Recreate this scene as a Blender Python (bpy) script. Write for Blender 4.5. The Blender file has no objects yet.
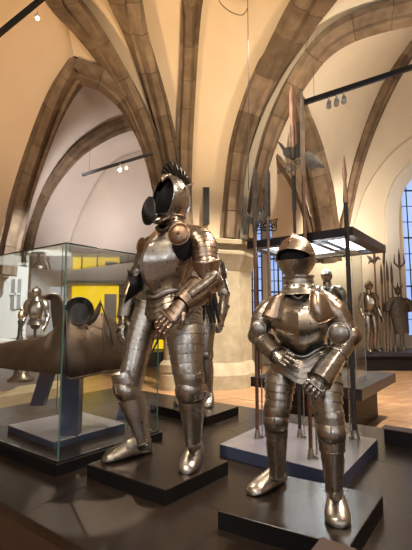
import bpy, bmesh, math, random
from mathutils import Vector, Matrix
random.seed(7)
C = bpy.context.scene.collection
PI = math.pi
# ------------------------------------------------------------------ camera
FPX = 394.0; EYE = 1.45; TILT = math.atan(43/FPX)
CT, ST = math.cos(TILT), math.sin(TILT)
def ray(x, y):
    u, v = (x-206)/FPX, (275-y)/FPX
    return Vector((u, CT - v*ST, ST + v*CT))
def W(x, y, d):
    r = ray(x, y); r = r*(d/r.y); return Vector((r.x, r.y, r.z+EYE))
def G(x, y, z):
    r = ray(x, y); r = r*((z-EYE)/r.z); return Vector((r.x, r.y, z))
cam = bpy.data.cameras.new('camera'); co = bpy.data.objects.new('camera', cam); C.objects.link(co)
cam.sensor_fit = 'VERTICAL'; cam.sensor_height = 24.0; cam.lens = 24.0*FPX/550
co.location = (0, 0, EYE); co.rotation_euler = (PI/2+TILT, 0, 0)
cam.clip_start = 0.05; cam.clip_end = 200
bpy.context.scene.camera = co

# ------------------------------------------------------------------ materials
def mat(name, col, rough=0.5, metal=0.0, var=None, scale=8.0, bump=0.0, bscale=40.0, spec=0.5, emis=None, est=0.0, rvar=0.0, coat=0.0, vr=(0.35,0.7)):
    m = bpy.data.materials.new(name); m.use_nodes = True
    nt = m.node_tree; b = nt.nodes['Principled BSDF']
    b.inputs['Base Color'].default_value = (*col, 1); b.inputs['Roughness'].default_value = rough
    b.inputs['Metallic'].default_value = metal
    b.inputs['Specular IOR Level'].default_value = spec
    if coat: b.inputs['Coat Weight'].default_value = coat; b.inputs['Coat Roughness'].default_value = .1
    tc = nt.nodes.new('ShaderNodeTexCoord')
    if var:
        n = nt.nodes.new('ShaderNodeTexNoise'); n.inputs['Scale'].default_value = scale; n.inputs['Detail'].default_value = 6
        nt.links.new(tc.outputs['Object'], n.inputs['Vector'])
        r = nt.nodes.new('ShaderNodeValToRGB'); r.color_ramp.elements[0].color = (*col, 1); r.color_ramp.elements[1].color = (*var, 1)
        r.color_ramp.elements[0].position = vr[0]; r.color_ramp.elements[1].position = vr[1]
        nt.links.new(n.outputs['Fac'], r.inputs['Fac']); nt.links.new(r.outputs['Color'], b.inputs['Base Color'])
        if rvar:
            mr = nt.nodes.new('ShaderNodeMapRange'); mr.inputs['To Min'].default_value = rough-rvar; mr.inputs['To Max'].default_value = rough+rvar
            nt.links.new(n.outputs['Fac'], mr.inputs['Value']); nt.links.new(mr.outputs['Result'], b.inputs['Roughness'])
    if bump:
        n2 = nt.nodes.new('ShaderNodeTexNoise'); n2.inputs['Scale'].default_value = bscale; n2.inputs['Detail'].default_value = 4
        nt.links.new(tc.outputs['Object'], n2.inputs['Vector'])
        bp = nt.nodes.new('ShaderNodeBump'); bp.inputs['Strength'].default_value = bump; bp.inputs['Distance'].default_value = 0.02
        nt.links.new(n2.outputs['Fac'], bp.inputs['Height']); nt.links.new(bp.outputs['Normal'], b.inputs['Normal'])
    if emis:
        b.inputs['Emission Color'].default_value = (*emis, 1); b.inputs['Emission Strength'].default_value = est
    return m
def steel(name, c, dk, rough=.27):
    m = bpy.data.materials.new(name); m.use_nodes = True; nt = m.node_tree; b = nt.nodes['Principled BSDF']; N = nt.nodes.new; L = nt.links.new
    b.inputs['Metallic'].default_value = 1
    tc = N('ShaderNodeTexCoord')
    def noise(sc, det, dist=0.0):
        n = N('ShaderNodeTexNoise'); n.inputs['Scale'].default_value = sc; n.inputs['Detail'].default_value = det; n.inputs['Distortion'].default_value = dist; L(tc.outputs['Object'], n.inputs['Vector']); return n
    n1 = noise(5, 8, .6); n2 = noise(38, 5, .3)
    r1 = N('ShaderNodeValToRGB'); e = r1.color_ramp.elements; e[0].position = .28; e[1].position = .60; e[0].color = (*dk,1); e[1].color = (*c,1); L(n1.outputs['Fac'], r1.inputs['Fac'])
    r2 = N('ShaderNodeValToRGB'); e = r2.color_ramp.elements; e[0].position = .36; e[1].position = .52; e[0].color = (.5,.43,.36,1); e[1].color = (1,1,1,1); L(n2.outputs['Fac'], r2.inputs['Fac'])
    mx = N('ShaderNodeMixRGB'); mx.blend_type = 'MULTIPLY'; mx.inputs['Fac'].default_value = .26; L(r1.outputs['Color'], mx.inputs['Color1']); L(r2.outputs['Color'], mx.inputs['Color2']); L(mx.outputs['Color'], b.inputs['Base Color'])
    mr = N('ShaderNodeMapRange'); mr.inputs['From Min'].default_value = .3; mr.inputs['From Max'].default_value = .7; mr.inputs['To Min'].default_value = rough+.13; mr.inputs['To Max'].default_value = rough-.05; L(n2.outputs['Fac'], mr.inputs['Value']); L(mr.outputs['Result'], b.inputs['Roughness'])
    n3 = noise(11, 3); n4 = noise(70, 3)
    b1 = N('ShaderNodeBump'); b1.inputs['Strength'].default_value = .10; b1.inputs['Distance'].default_value = .02; L(n3.outputs['Fac'], b1.inputs['Height'])
    b2 = N('ShaderNodeBump'); b2.inputs['Strength'].default_value = .035; b2.inputs['Distance'].default_value = .006; L(n4.outputs['Fac'], b2.inputs['Height']); L(b1.outputs['Normal'], b2.inputs['Normal']); L(b2.outputs['Normal'], b.inputs['Normal'])
    return m
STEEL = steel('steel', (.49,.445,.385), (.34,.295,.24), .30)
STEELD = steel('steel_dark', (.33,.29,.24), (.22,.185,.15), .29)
STEELW = steel('steel_warm', (.48,.37,.28), (.33,.24,.175), .30)
COPPER = steel('copper_toned_steel', (.36,.235,.15), (.22,.14,.09), .34)
STEELB = steel('steel_bright', (.66,.63,.58), (.40,.37,.33), .2)
GILT = mat('brass_rivet', (.62,.5,.3), .35, 1)
BLACKM = mat('blackened_iron', (.02,.018,.016), .45, .6, (.035,.03,.025), 20)
RUST = mat('brown_iron', (.15,.10,.07), .47, .75, (.075,.052,.04), 7, .2, 22, rvar=.08)
LEATHER = mat('black_leather', (.012,.01,.009), .55, 0)
CLOTH = mat('dark_cloth', (.006,.005,.005), .9, 0)
DARKLAM = mat('dark_laminate', (.025,.0165,.012), .27, 0)
DARKSIDE = mat('dark_laminate_side', (.007,.006,.006), .5, 0, spec=.3)
BROWNSIDE = mat('brown_laminate', (.075,.042,.026), .5, 0, (.09,.05,.03), 4)
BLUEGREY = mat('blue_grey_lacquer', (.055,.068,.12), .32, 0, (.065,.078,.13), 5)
BLUETOP = mat('grey_lacquer_top', (.22,.21,.25), .2, 0, (.25,.24,.28), 4)  # reflected sheen put into the lighter top colour
WOODPOLE = mat('brown_ash_pole', (.16,.075,.04), .4, 0, (.09,.04,.022), 14)
DARKPOLE = mat('black_pole', (.025,.019,.016), .45, 0, (.045,.032,.025), 18, .4, 90)
PALEWOOD = mat('grey_brown_pole', (.26,.18,.12), .5, 0, (.17,.11,.07), 12)
COPPERY = mat('reddish_iron_blade', (.55,.32,.21), .45, .45, (.42,.24,.16), 10, .1, 20)
IRON = mat('grey_iron_blade', (.12,.10,.08), .55, .5, (.075,.062,.05), 14, .15, 30)
PLASTER = mat('warm_plaster', (.79,.63,.44), .9, 0, (.75,.585,.395), 1.2, .1, 6, spec=.2)  # warm lamplight partly put into this plaster's colour
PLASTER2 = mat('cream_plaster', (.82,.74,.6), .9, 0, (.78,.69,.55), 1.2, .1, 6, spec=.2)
PLASTER3 = mat('grey_plaster', (.70,.64,.60), .9, 0, (.64,.58,.54), 1.0, .1, 6, spec=.2)  # same plaster, the dimmer aisle light put into its grey
CEILM = mat('ceiling_plaster', (.7,.6,.45), .9)
WHITE = mat('white_paint', (.75,.74,.7), .5)
GREYW = mat('grey_wall_panel', (.3,.29,.29), .7)
BLACKP = mat('black_rail', (.015,.014,.014), .4)
HOODM = mat('hood_lacquer', (.028,.028,.036), .35)
YELLOW = mat('yellow_lit_panel', (.85,.6,.02), .6, emis=(1,.66,.01), est=.9)
LAMPON = mat('lamp_glow', (1,1,1), .5, emis=(1,.86,.66), est=30)
LEDW = mat('led_panel', (1,1,1), .5, emis=(.93,.97,1), est=5)
PANEG = mat('daylight_pane', (.3,.4,.6), .3, emis=(.34,.5,.95), est=.95)
BACKGLOW = mat('daylight_glass', (.8,.85,.9), .3, emis=(.8,.88,1), est=4.0)  # glow of the added unseen windows behind the camera
STONEBLK = None

def stone(name, c1, c2, sx=1.0):
    m = mat(name, c1, .85, 0, c2, 5, .35, 25, spec=.25)
    nt = m.node_tree; b = nt.nodes['Principled BSDF']
    tc = [n for n in nt.nodes if n.type == 'TEX_COORD'][0]
    # large courses of slightly different tone
    n = nt.nodes.new('ShaderNodeTexNoise'); n.inputs['Scale'].default_value = 1.1
    nt.links.new(tc.outputs['Object'], n.inputs['Vector'])
    src = b.inputs['Base Color'].links[0].from_socket
    mx = nt.nodes.new('ShaderNodeMixRGB'); mx.blend_type = 'MULTIPLY'; mx.inputs['Fac'].default_value = .8*sx
    rp = nt.nodes.new('ShaderNodeValToRGB'); rp.color_ramp.elements[0].position = .35; rp.color_ramp.elements[1].position = .65
    rp.color_ramp.elements[0].color = (.72,.72,.74,1); rp.color_ramp.elements[1].color = (1.1,1.07,1.0,1)
    nt.links.new(n.outputs['Fac'], rp.inputs['Fac']); nt.links.new(src, mx.inputs['Color1']); nt.links.new(rp.outputs['Color'], mx.inputs['Color2'])
    nt.links.new(mx.outputs['Color'], b.inputs['Base Color'])
    return m
STONE = stone('brown_sandstone', (.165,.115,.075), (.25,.185,.125))
STONE_B = stone('dark_sandstone', (.12,.085,.055), (.19,.135,.09))
STONE_C = stone('light_sandstone', (.20,.145,.10), (.30,.22,.15))
STONE2 = stone('pale_sandstone', (.36,.30,.20), (.46,.39,.27), .3)

def floor_mat():
    m = mat('wood_block_floor', (.42,.25,.13), .33, 0)
    nt = m.node_tree; b = nt.nodes['Principled BSDF']
    tc = [n for n in nt.nodes if n.type == 'TEX_COORD'][0]
    mp = nt.nodes.new('ShaderNodeMapping'); mp.inputs['Rotation'].default_value = (0,0,-math.radians(33)); mp.inputs['Scale'].default_value = (2.2,2.2,2.2)
    nt.links.new(tc.outputs['Object'], mp.inputs['Vector'])
    br = nt.nodes.new('ShaderNodeTexBrick'); br.inputs['Scale'].default_value = 1
    br.inputs['Color1'].default_value = (.52,.31,.16,1); br.inputs['Color2'].default_value = (.38,.21,.105,1); br.inputs['Mortar'].default_value = (.2,.11,.06,1)
    br.inputs['Mortar Size'].default_value = .008; br.inputs['Brick Width'].default_value = .9; br.inputs['Row Height'].default_value = .3
    nt.links.new(mp.outputs['Vector'], br.inputs['Vector']); nt.links.new(br.outputs['Color'], b.inputs['Base Color'])
    return m
FLOORM = floor_mat()

def glass_mat(name, tint, k=1.0):
    m = bpy.data.materials.new(name); m.use_nodes = True; nt = m.node_tree; nt.nodes.clear()
    o = nt.nodes.new('ShaderNodeOutputMaterial'); t = nt.nodes.new('ShaderNodeBsdfTransparent'); g = nt.nodes.new('ShaderNodeBsdfGlossy')
    t.inputs['Color'].default_value = (*tint, 1); g.inputs['Roughness'].default_value = 0.01; g.inputs['Color'].default_value = (k,k,k,1)
    lw = nt.nodes.new('ShaderNodeLayerWeight'); lw.inputs['Blend'].default_value = .5
    pw = nt.nodes.new('ShaderNodeMath'); pw.operation = 'POWER'; pw.inputs[1].default_value = 5; nt.links.new(lw.outputs['Facing'], pw.inputs[0])
    f = nt.nodes.new('ShaderNodeMath'); f.operation = 'MULTIPLY_ADD'; f.inputs[1].default_value = .9; f.inputs[2].default_value = .035; nt.links.new(pw.outputs[0], f.inputs[0])
    mx = nt.nodes.new('ShaderNodeMixShader')
    nt.links.new(f.outputs[0], mx.inputs['Fac']); nt.links.new(t.outputs[0], mx.inputs[1]); nt.links.new(g.outputs[0], mx.inputs[2]); nt.links.new(mx.outputs[0], o.inputs[0])
    return m
GLASS = glass_mat('clear_glass', (.97,.985,.975))
GEDGE = mat('green_glass_edge', (.10,.22,.17), .15, 0, emis=None)
TOPEDGE = mat('dark_glass_edge', (.03,.05,.045), .2)
ACRYL = glass_mat('acrylic_rod', (.85,.85,.85))

# ------------------------------------------------------------------ mesh helpers
def link(name, verts, faces, m, parent=None, smooth=True, sharp=None, mats=None, fm=None):
    me = bpy.data.meshes.new(name); me.from_pydata([tuple(v) for v in verts], [], faces)
    if smooth: me.polygons.foreach_set('use_smooth', [True]*len(me.polygons))
    for x in (mats or [m]): me.materials.append(x)
    if fm: me.polygons.foreach_set('material_index', fm)
    me.validate(); me.update()
    o = bpy.data.objects.new(name, me); C.objects.link(o)
    bm = bmesh.new(); bm.from_mesh(me); bmesh.ops.recalc_face_normals(bm, faces=bm.faces)
    if smooth:
        for e in bm.edges:
            if len(e.link_faces) == 2 and e.calc_face_angle(0) > math.radians(sharp or 48): e.smooth = False
    bm.to_mesh(me); bm.free()
    if parent is not None:
        o.parent = parent; L = parent
        off = Vector((0,0,0))
        while L is not None: off += Vector(L.location); L = L.parent
        if parent.type == 'EMPTY':
            for v in me.vertices: v.co = Vector(v.co) - off
        else:
            for v in me.vertices: v.co = Vector(v.co) - off
    return o
class MB:
    def __init__(s): s.v = []; s.f = []
    def add(s, v, f):
        n = len(s.v); s.v += [Vector(a) for a in v]; s.f += [tuple(i+n for i in q) for q in f]; return s
    def box(s, c, ax, ay, az):   # half axes
        c = Vector(c); vs = []
        for i in (-1,1):
            for j in (-1,1):
                for k in (-1,1): vs.append(c + Vector(ax)*i + Vector(ay)*j + Vector(az)*k)
        return s.add(vs, [(0,1,3,2),(4,6,7,5),(0,4,5,1),(2,3,7,6),(0,2,6,4),(1,5,7,3)])
    def prism(s, pts, z0, z1, b=0.0):     # pts xy polygon
        n = len(pts); vs = [Vector((p[0],p[1],z0)) for p in pts]
        if b:
            c = sum((Vector((p[0],p[1],0)) for p in pts), Vector())/n
            vs += [Vector((p[0],p[1],z1-b)) for p in pts]
            for i in range(n):
                p = Vector((pts[i][0],pts[i][1],0)); a = (Vector((*pts[i-1][:2],0))-p).normalized(); d = (Vector((*pts[(i+1)%n][:2],0))-p).normalized()
                q = p + (a+d)*b; vs.append(Vector((q.x,q.y,z1)))
            fs = [tuple(range(n-1,-1,-1)), tuple(range(2*n,3*n))]
            for k in (0,1):
                fs += [(k*n+i, k*n+(i+1)%n, (k+1)*n+(i+1)%n, (k+1)*n+i) for i in range(n)]
            return s.add(vs, fs)
        vs += [Vector((p[0],p[1],z1)) for p in pts]
        return s.add(vs, [tuple(range(n-1,-1,-1)), tuple(range(n,2*n))]+[(i,(i+1)%n,n+(i+1)%n,n+i) for i in range(n)])
    def rings(s, rs, cap0=True, cap1=True, closed=True):
        n = len(rs[0]); vs = [p for r in rs for p in r]; fs = []
        for k in range(len(rs)-1):
            for i in range(n if closed else n-1):
                j = (i+1)%n; fs.append((k*n+i, k*n+j, (k+1)*n+j, (k+1)*n+i))
        if cap0: fs.append(tuple(range(n-1,-1,-1)))
        if cap1: fs.append(tuple((len(rs)-1)*n+i for i in range(n)))
        return s.add(vs, fs)
    def cyl(s, a, b, r0, r1=None, n=16):
        a, b = Vector(a), Vector(b); r1 = r0 if r1 is None else r1
        t = (b-a).normalized(); u = t.orthogonal().normalized(); w = t.cross(u)
        R = lambda c, r: [c+u*math.cos(2*PI*i/n)*r+w*math.sin(2*PI*i/n)*r for i in range(n)]
        return s.rings([R(a,r0), R(b,r1)])
    def lathe(s, base, axis, prof, n=24):    # prof [(r,h)]
        t = Vector(axis).normalized(); u = t.orthogonal().normalized(); w = t.cross(u); base = Vector(base)
        return s.rings([[base+t*h+(u*math.cos(2*PI*i/n)+w*math.sin(2*PI*i/n))*max(r,1e-4) for i in range(n)] for r,h in prof])
    def ball(s, c, r, n=12, m=8, ax=None):
        c = Vector(c); A = ax or (Vector((r,0,0)),Vector((0,r,0)),Vector((0,0,r)))
        rs = []
        for k in range(m+1):
            e = -PI/2+PI*k/m; ce = max(math.cos(e),1e-3)
            rs.append([c+A[0]*ce*math.cos(2*PI*i/n)+A[1]*ce*math.sin(2*PI*i/n)+A[2]*math.sin(e) for i in range(n)])
        return s.rings(rs)
    def build(s, name, m, parent=None, smooth=True, sharp=None): return link(name, s.v, s.f, m, parent, smooth, sharp)

def cr(pts, t):     # catmull-rom over list (numbers or vectors), t in 0..1
    n = len(pts)-1; x = min(max(t,0),1)*n; i = min(int(x), n-1); f = x-i
    p0 = pts[max(i-1,0)]; p1 = pts[i]; p2 = pts[i+1]; p3 = pts[min(i+2,n)]
    return (p1*2 + (p2-p0)*f + (p0*2-p1*5+p2*4-p3)*(f*f) + (p1*3-p0-p2*3+p3)*(f*f*f))*.5
def lerpl(l, t):
    n = len(l)-1; x = min(max(t,0),1)*n; i = min(int(x), n-1); f = x-i
    f = f*f*(3-2*f)*.5+f*.5
    return l[i]*(1-f)+l[i+1]*f

def limb(mb, path, rw, rd=None, ref=Vector((0,-1,0)), n=24, lames=0, steps=14, step=.05, keel=0.0, rim0=.0, rim1=.0, front_off=0.0, close0=False, close1=False):
    """tapered tube of plate: path points, lateral radii rw and fore-aft radii rd at them"""
    path = [Vector(p) for p in path]; rd = rd or rw
    def frame(t):
        a = cr(path, max(t-.02,0)); b = cr(path, min(t+.02,1)); T = (b-a).normalized()
        sd = ref.cross(T)
        if sd.length < 1e-3: sd = T.orthogonal()
        sd.normalize(); fr = T.cross(sd).normalized(); return cr(path,t), T, sd, fr
    def ring(t, mul=1.0, off=0.0, add=0.0):
        c, T, sd, fr = frame(t); w = lerpl(rw,t)*mul+add; d = lerpl(rd,t)*mul+add; c = c+T*off; out = []
        for i in range(n):
            a = 2*PI*i/n; ca, sa = math.cos(a), math.sin(a)
            p = c + sd*ca*w - fr*(-sa)*d
            if keel and sa > 0: p = p + fr*keel*math.exp(-(ca/.22)**2)
            out.append(p)
        return out
    rs = []
    L = sum((path[i+1]-path[i]).length for i in range(len(path)-1))
    if not close0:
        q = min(.02, L*.2)
        rs.append(ring(0,.8,q)); rs.append(ring(0,1,q*.3,-.004)); 
        if rim0:
            rs += [ring(0,1,0,rim0*.4), ring(0,1,-rim0*.6,rim0), ring(0,1,0,rim0*1.3), ring(0,1,rim0*.9,rim0)]
    else:
        rs += [ring(0,.05,-.0), ring(0,.5,.002), ring(0,.85,.006)]
    if lames:
        for k in range(lames):
            for f, mu in ((0.001,1.0),(.08,1.004),(.45,1+step*.45),(.86,1+step),(.90,1+step),(.905,.97),(.999,.97)):
                rs.append(ring((k+f)/lames, mu))
    else:
        for k in range(steps+1): rs.append(ring(k/steps))
    if not close1:
        q = min(.02, L*.2)
        if rim1: rs += [ring(1,1,-rim1*.9,rim1), ring(1,1,0,rim1*1.3), ring(1,1,rim1*.6,rim1), ring(1,1,0,rim1*.4)]
        rs.append(ring(1,1,-q*.3,-.004)); rs.append(ring(1,.8,-q))
    else:
        rs += [ring(1,.85,.004), ring(1,.5,.008), ring(1,.05,.01)]
    mb.rings(rs); return mb

def disc(mb, c, nrm, r, dome=.25, rim=.05, n=28, boss=True):
    """domed round plate with rolled rim and central boss"""
    prof = [(r*.98,-r*.03),(r*1.0,0),(r*1.0,r*rim),(r*.93,r*rim*1.2),(r*.9,r*rim*.3)]
    for k in range(5):
        q = .85*(1-k/4.6); prof.append((r*q, r*dome*(1-q*q)))
    if boss: prof += [(r*.13,r*dome*1.0),(r*.13,r*(dome+.1)),(r*.06,r*(dome+.16)),(0,r*(dome+.18))]
    mb.lathe(c, nrm, prof, n); return mb

def thing(name, label, cat, loc=(0,0,0), group=None):
    o = bpy.data.objects.new(name, None); C.objects.link(o); o.location = loc; o.empty_display_size = .1
    o['label'] = label; o['category'] = cat
    if group: o['group'] = group
    return o
def tag(o, label, cat, group=None):
    o['label'] = label; o['category'] = cat
    if group: o['group'] = group
    return o
def struct(o): o['kind'] = 'structure'; return o
def upd(): bpy.context.view_layer.update()
# ------------------------------------------------------------------ suits of armour
UP = Vector((0,0,1))
class Fig:
    def __init__(s, J, a, k=1.0, gz=.57):
        s.J = J; s.k = k; s.gz = gz+.0015; s.F = Vector((-math.sin(a), -math.cos(a), 0)); s.R = Vector((math.cos(a), -math.sin(a), 0))
def hand(root, fig, wr, tip, back, mt, name='gauntlet', curl=.5, thumb=1, spread=1.0, cuff=None):
    """gauntlet: knuckle plate, four fingers and a thumb; BACK is the direction the back of the hand faces"""
    k = fig.k*(1.12 if (tip-wr).length > .15 else 1); d = (tip-wr); L = d.length; d.normalize(); back = (back - d*back.dot(d)).normalized(); lat = d.cross(back).normalized()
    mb = MB()
    g = MB(); w = .054*k
    limb(g, [wr-d*.01, wr+d*L*.2, wr+d*L*.42, wr+d*L*.52], [w*.72,w*.9,w*1.02,w*1.0], [w*.62,w*.52,w*.46,w*.40], ref=back, n=18, lames=4, step=.07)
    g.cyl(wr+d*L*.49-lat*w+back*w*.3, wr+d*L*.49+lat*w+back*w*.3, .009*k)     # knuckle ridge
    gl = g.build(name, mt, root)
    for i in range(4):
        off = (i-1.5)/1.5; ln = (.9,1.0,.96,.78)[i]*L*.56
        p0 = wr + d*L*.47 + lat*off*w*.76*spread + back*.002
        c1 = -back*curl
        p1 = p0 + (d+lat*off*.12*spread).normalized()*ln*.42 + c1*ln*.05
        p2 = p1 + (d+c1*.9).normalized()*ln*.33
        p3 = p2 + (d*.75+c1*1.6).normalized()*ln*.28
        f = MB(); r = .0125*k
        limb(f, [p0,p1,p2,p3], [r*1.05,r,r*.92,r*.66], ref=back, n=10, lames=6, step=.10, close1=True)
        for q in (p1,p2): f.ball(q+back*r*.35, r*.95, 8, 6)
        f.build('finger', mt, gl)
    t0 = wr + d*L*.14 + lat*thumb*w*.7 - back*.008; t1 = t0 + (d*.7+lat*thumb*.6-back*.3).normalized()*L*.22
    t2 = t1 + (d*.95+lat*thumb*.05-back*.5).normalized()*L*.2
    f = MB(); r = .0145*k
    limb(f, [t0,t1,t2], [r*1.1,r,r*.7], ref=back, n=10, lames=4, step=.10, close1=True)
    f.build('thumb', mt, gl)
    return gl
def sabaton(root, fig, heel, toe, ank, mt, k, wid=1.0):
    z = fig.gz; d = (toe-heel); d.z = 0; L = d.length; d.normalize(); lat = d.cross(UP)
    heel = Vector((heel.x,heel.y,z)); ah = (ank.z-z)
    prof = [(-.0,.55,.026,.06),(.04,.85,.040,.09),(.18,1,.045,.125),(.3,1,.047,.125),(.42,1,.050,.112),(.58,1,.056,.094),(.74,1,.060,.078),(.87,1,.056,.062),(.95,1,.042,.046),(1.0,1,.018,.022)]
    mb = MB(); rs = []; n = 22
    def ringat(u, mu=1.0):
        for i in range(len(prof)-1):
            if prof[i][0] <= u <= prof[i+1][0]: break
        a, b = prof[i], prof[i+1]; f = (u-a[0])/(b[0]-a[0]); w = (a[2]*(1-f)+b[2]*f)*k*wid*mu; h = (a[3]*(1-f)+b[3]*f)*k*mu
        c = heel + d*L*u; out = []
        for j in range(n):
            th = 2*PI*j/n; x = math.cos(th)*w; y = math.sin(th)
            yy = (.30*h + y*h*.70) if y > 0 else (.30*h + y*h*.30)
            if y < 0: x *= (1+.10*abs(y))
            out.append(c + lat*x + UP*max(yy, .001))
        return out
    us = [0,.02,.04,.1,.18,.26]
    for u in us: rs.append(ringat(u))
    m = 7
    for j in range(m):
        a = .3+.45*j/m; b = .3+.45*(j+1)/m
        rs += [ringat(a,1.05), ringat(a+(b-a)*.15,1.045), ringat(b-.001,1.0)]
    for u in (.76,.8,.84,.87,.9,.93,.95,.97,.985,.995): rs.append(ringat(u))
    mb.rings(rs)
    top = heel + d*L*.2 + UP*.06*k
    limb(mb, [ank+UP*.02*k, ank*.5+top*.5, top], [.040*k,.042*k,.040*k], [.043*k,.05*k,.056*k], ref=-d, n=20, lames=3, step=.05)
    for sg in (-1,1): mb.lathe(ank+lat*sg*.040*k-UP*.01, lat*sg, [(.012*k,0),(.012*k,.004),(.004*k,.008),(0,.009)], 12)
    return mb.build('sabaton', mt, root)
def leg(root, fig, hp, kn, an, heel, toe, out, P, mt, key='leg'):
    """cuisse, poleyn, greave and sabaton; P holds the radii in metres"""
    F = fig.F; k = fig.k
    th = [Vector(hp), hp*.66+kn*.34+F*.012*k+out*.008*k, hp*.33+kn*.67+F*.014*k, Vector(kn)]
    m = MB(); limb(m, th, P['th'], [x*1.02 for x in P['th']], ref=F, n=28, lames=P.get('thl',8), step=P.get('ths',.03), keel=P.get('keel',.006)*k, rim0=.006*k)
    for j in range(P.get('thl',8)):          # row of rivets up the outside of the lames
        t = (j+.55)/P.get('thl',8); c = cr(th,t); r = lerpl(P['th'],t)
        for sg in (-1,1):
            v = (F*.75+out*.66*sg).normalized(); m.ball(c+v*r*1.035, .0045*k, 6, 4)
    cu = m.build('cuisse', mt, root)
    # knee
    m = MB(); T = (an-kn).normalized(); r = P['kn']; c = kn + F*r*.16
    A = (fig.R*r*1.06, F*r*1.10, T*(-r*1.12))
    limb(m, [kn-T*r*1.5, kn-T*r*1.1, kn-T*r*.6], [r*.93,r*.99,r*1.0], [r*.95,r*1.03,r*1.05], ref=F, n=26, lames=2, step=.03)
    m.ball(c, r, 26, 16, A)
    limb(m, [kn+T*r*.55, kn+T*r*.9, kn+T*r*1.3], [r*.98,r*.94,r*.90], [r*1.04,r*1.0,r*.94], ref=F, n=26, lames=2, step=.03, rim1=.004*k)
    m.cyl(c+F*r*1.06-T*r*.6, c+F*r*1.11+T*r*.1, .004*k, .006*k)
    po = m.build('poleyn', P.get('knm', mt), root)
    w = MB(); disc(w, kn+out*r*.88-F*r*.25, (out+F*.15).normalized(), r*.62, dome=.3)
    w.build('wing_plate', mt, po)
    # greave with calf swell
    m = MB(); g = P['gr']; G0 = kn + T*r*.8; gp = [G0, G0*.7+an*.3-F*.006*k, G0*.35+an*.65-F*.004*k, Vector(an)+UP*.0]
    limb(m, gp, g, [x*1.05 for x in g], ref=F, n=26, steps=14, keel=.009*k, rim0=.004*k, rim1=.005*k)
    m.cyl(gp[1]+out*g[1]*1.0, gp[2]+out*g[2]*1.02, .0035*k)
    for q in (.25,.5,.75): m.ball(gp[1]*(1-q)+gp[2]*q+out*(g[1]*(1-q)+g[2]*q), .006*k, 8, 6)
    m.build('greave', mt, root)
    return sabaton(root, fig, heel, toe, an, P.get('sm', mt), k, P.get('fw',1))
def arm(root, fig, neck, sh, el, wr, tip, back, P, mt, front, disc_side=None, curl=.5, thumb=1, sm=None, fm=None, gm=None, wing=True):
    F = fig.F; k = fig.k; UA = (el-sh).normalized(); LA = (wr-el).normalized(); out = (sh-neck); out.z = 0; out.normalize()
    sm = sm or mt; fm = fm or mt; gm = gm or fm
    m = MB(); r = P['sh']
    a0 = neck*.45+sh*.55+UP*.01*k
    limb(m, [a0, sh+UP*.020*k-out*.01, sh+UA*.05*k+out*.014*k, sh+UA*.14*k], [r[0],r[1],r[2],r[3]], [r[0]*1.05,r[1]*1.12,r[2]*1.08,r[3]*1.04], ref=F, n=28, lames=P.get('pl',6), step=P.get('ps',.035), rim0=.005*k)
    pa = m.build('pauldron', sm, root)
    m = MB(); u = P['ua']
    limb(m, [sh+UA*.1*k, (sh+UA*.1*k)*.5+el*.5, el-UA*.03*k], u, ref=F, n=22, lames=P.get('ual',4), step=.03)
    m.build('upper_cannon', sm, root)
    m = MB(); e = P['el']; m.ball(el, e, 24, 14, (fig.R*e, F*e*1.0, UP*e*1.12))
    bis = (UA-LA).normalized() if (UA-LA).length > .1 else -F
    m.ball(el+bis*e*.3, e*.8, 18, 12, (fig.R*e*.85, F*e*.85, UP*e*.85))
    limb(m, [el-UA*e*1.5, el-UA*e*.7], [e*.88,e*.97], ref=F, n=22, lames=2, step=.04)
    limb(m, [el+LA*e*.6, el+LA*e*1.5], [e*.97,e*.86], ref=F, n=22, lames=2, step=-.04)
    cp = m.build('couter', sm, root)
    if wing:
        w = MB(); nrm = (F*.85 + P.get('wn', Vector((0,0,0)))).normalized(); disc(w, el - bis*e*P.get('wo',.35) + nrm*e*.85, nrm, P.get('wr', e*1.0), dome=.18)
        w.build('elbow_rondel', mt, cp)
    m = MB(); f = P['fa']
    E0 = el+LA*e*.7
    limb(m, [E0, E0*.6+wr*.4, E0*.2+wr*.8, wr+LA*.0], f, ref=F, n=24, steps=12, keel=.004*k, rim0=.004*k)
    m.build('lower_cannon', fm, root)
    m = MB(); cf = P['cf']     # bell cuff of the gauntlet
    limb(m, [wr-LA*cf[3], wr-LA*cf[3]*.5, wr+LA*.012], [cf[0],cf[1],cf[2]], ref=F, n=26, steps=8, rim0=.006*k, keel=.004*k)
    cu = m.build('gauntlet_cuff', gm, root)
    return hand(root, fig, wr, tip, back, gm, curl=curl, thumb=thumb)
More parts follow.
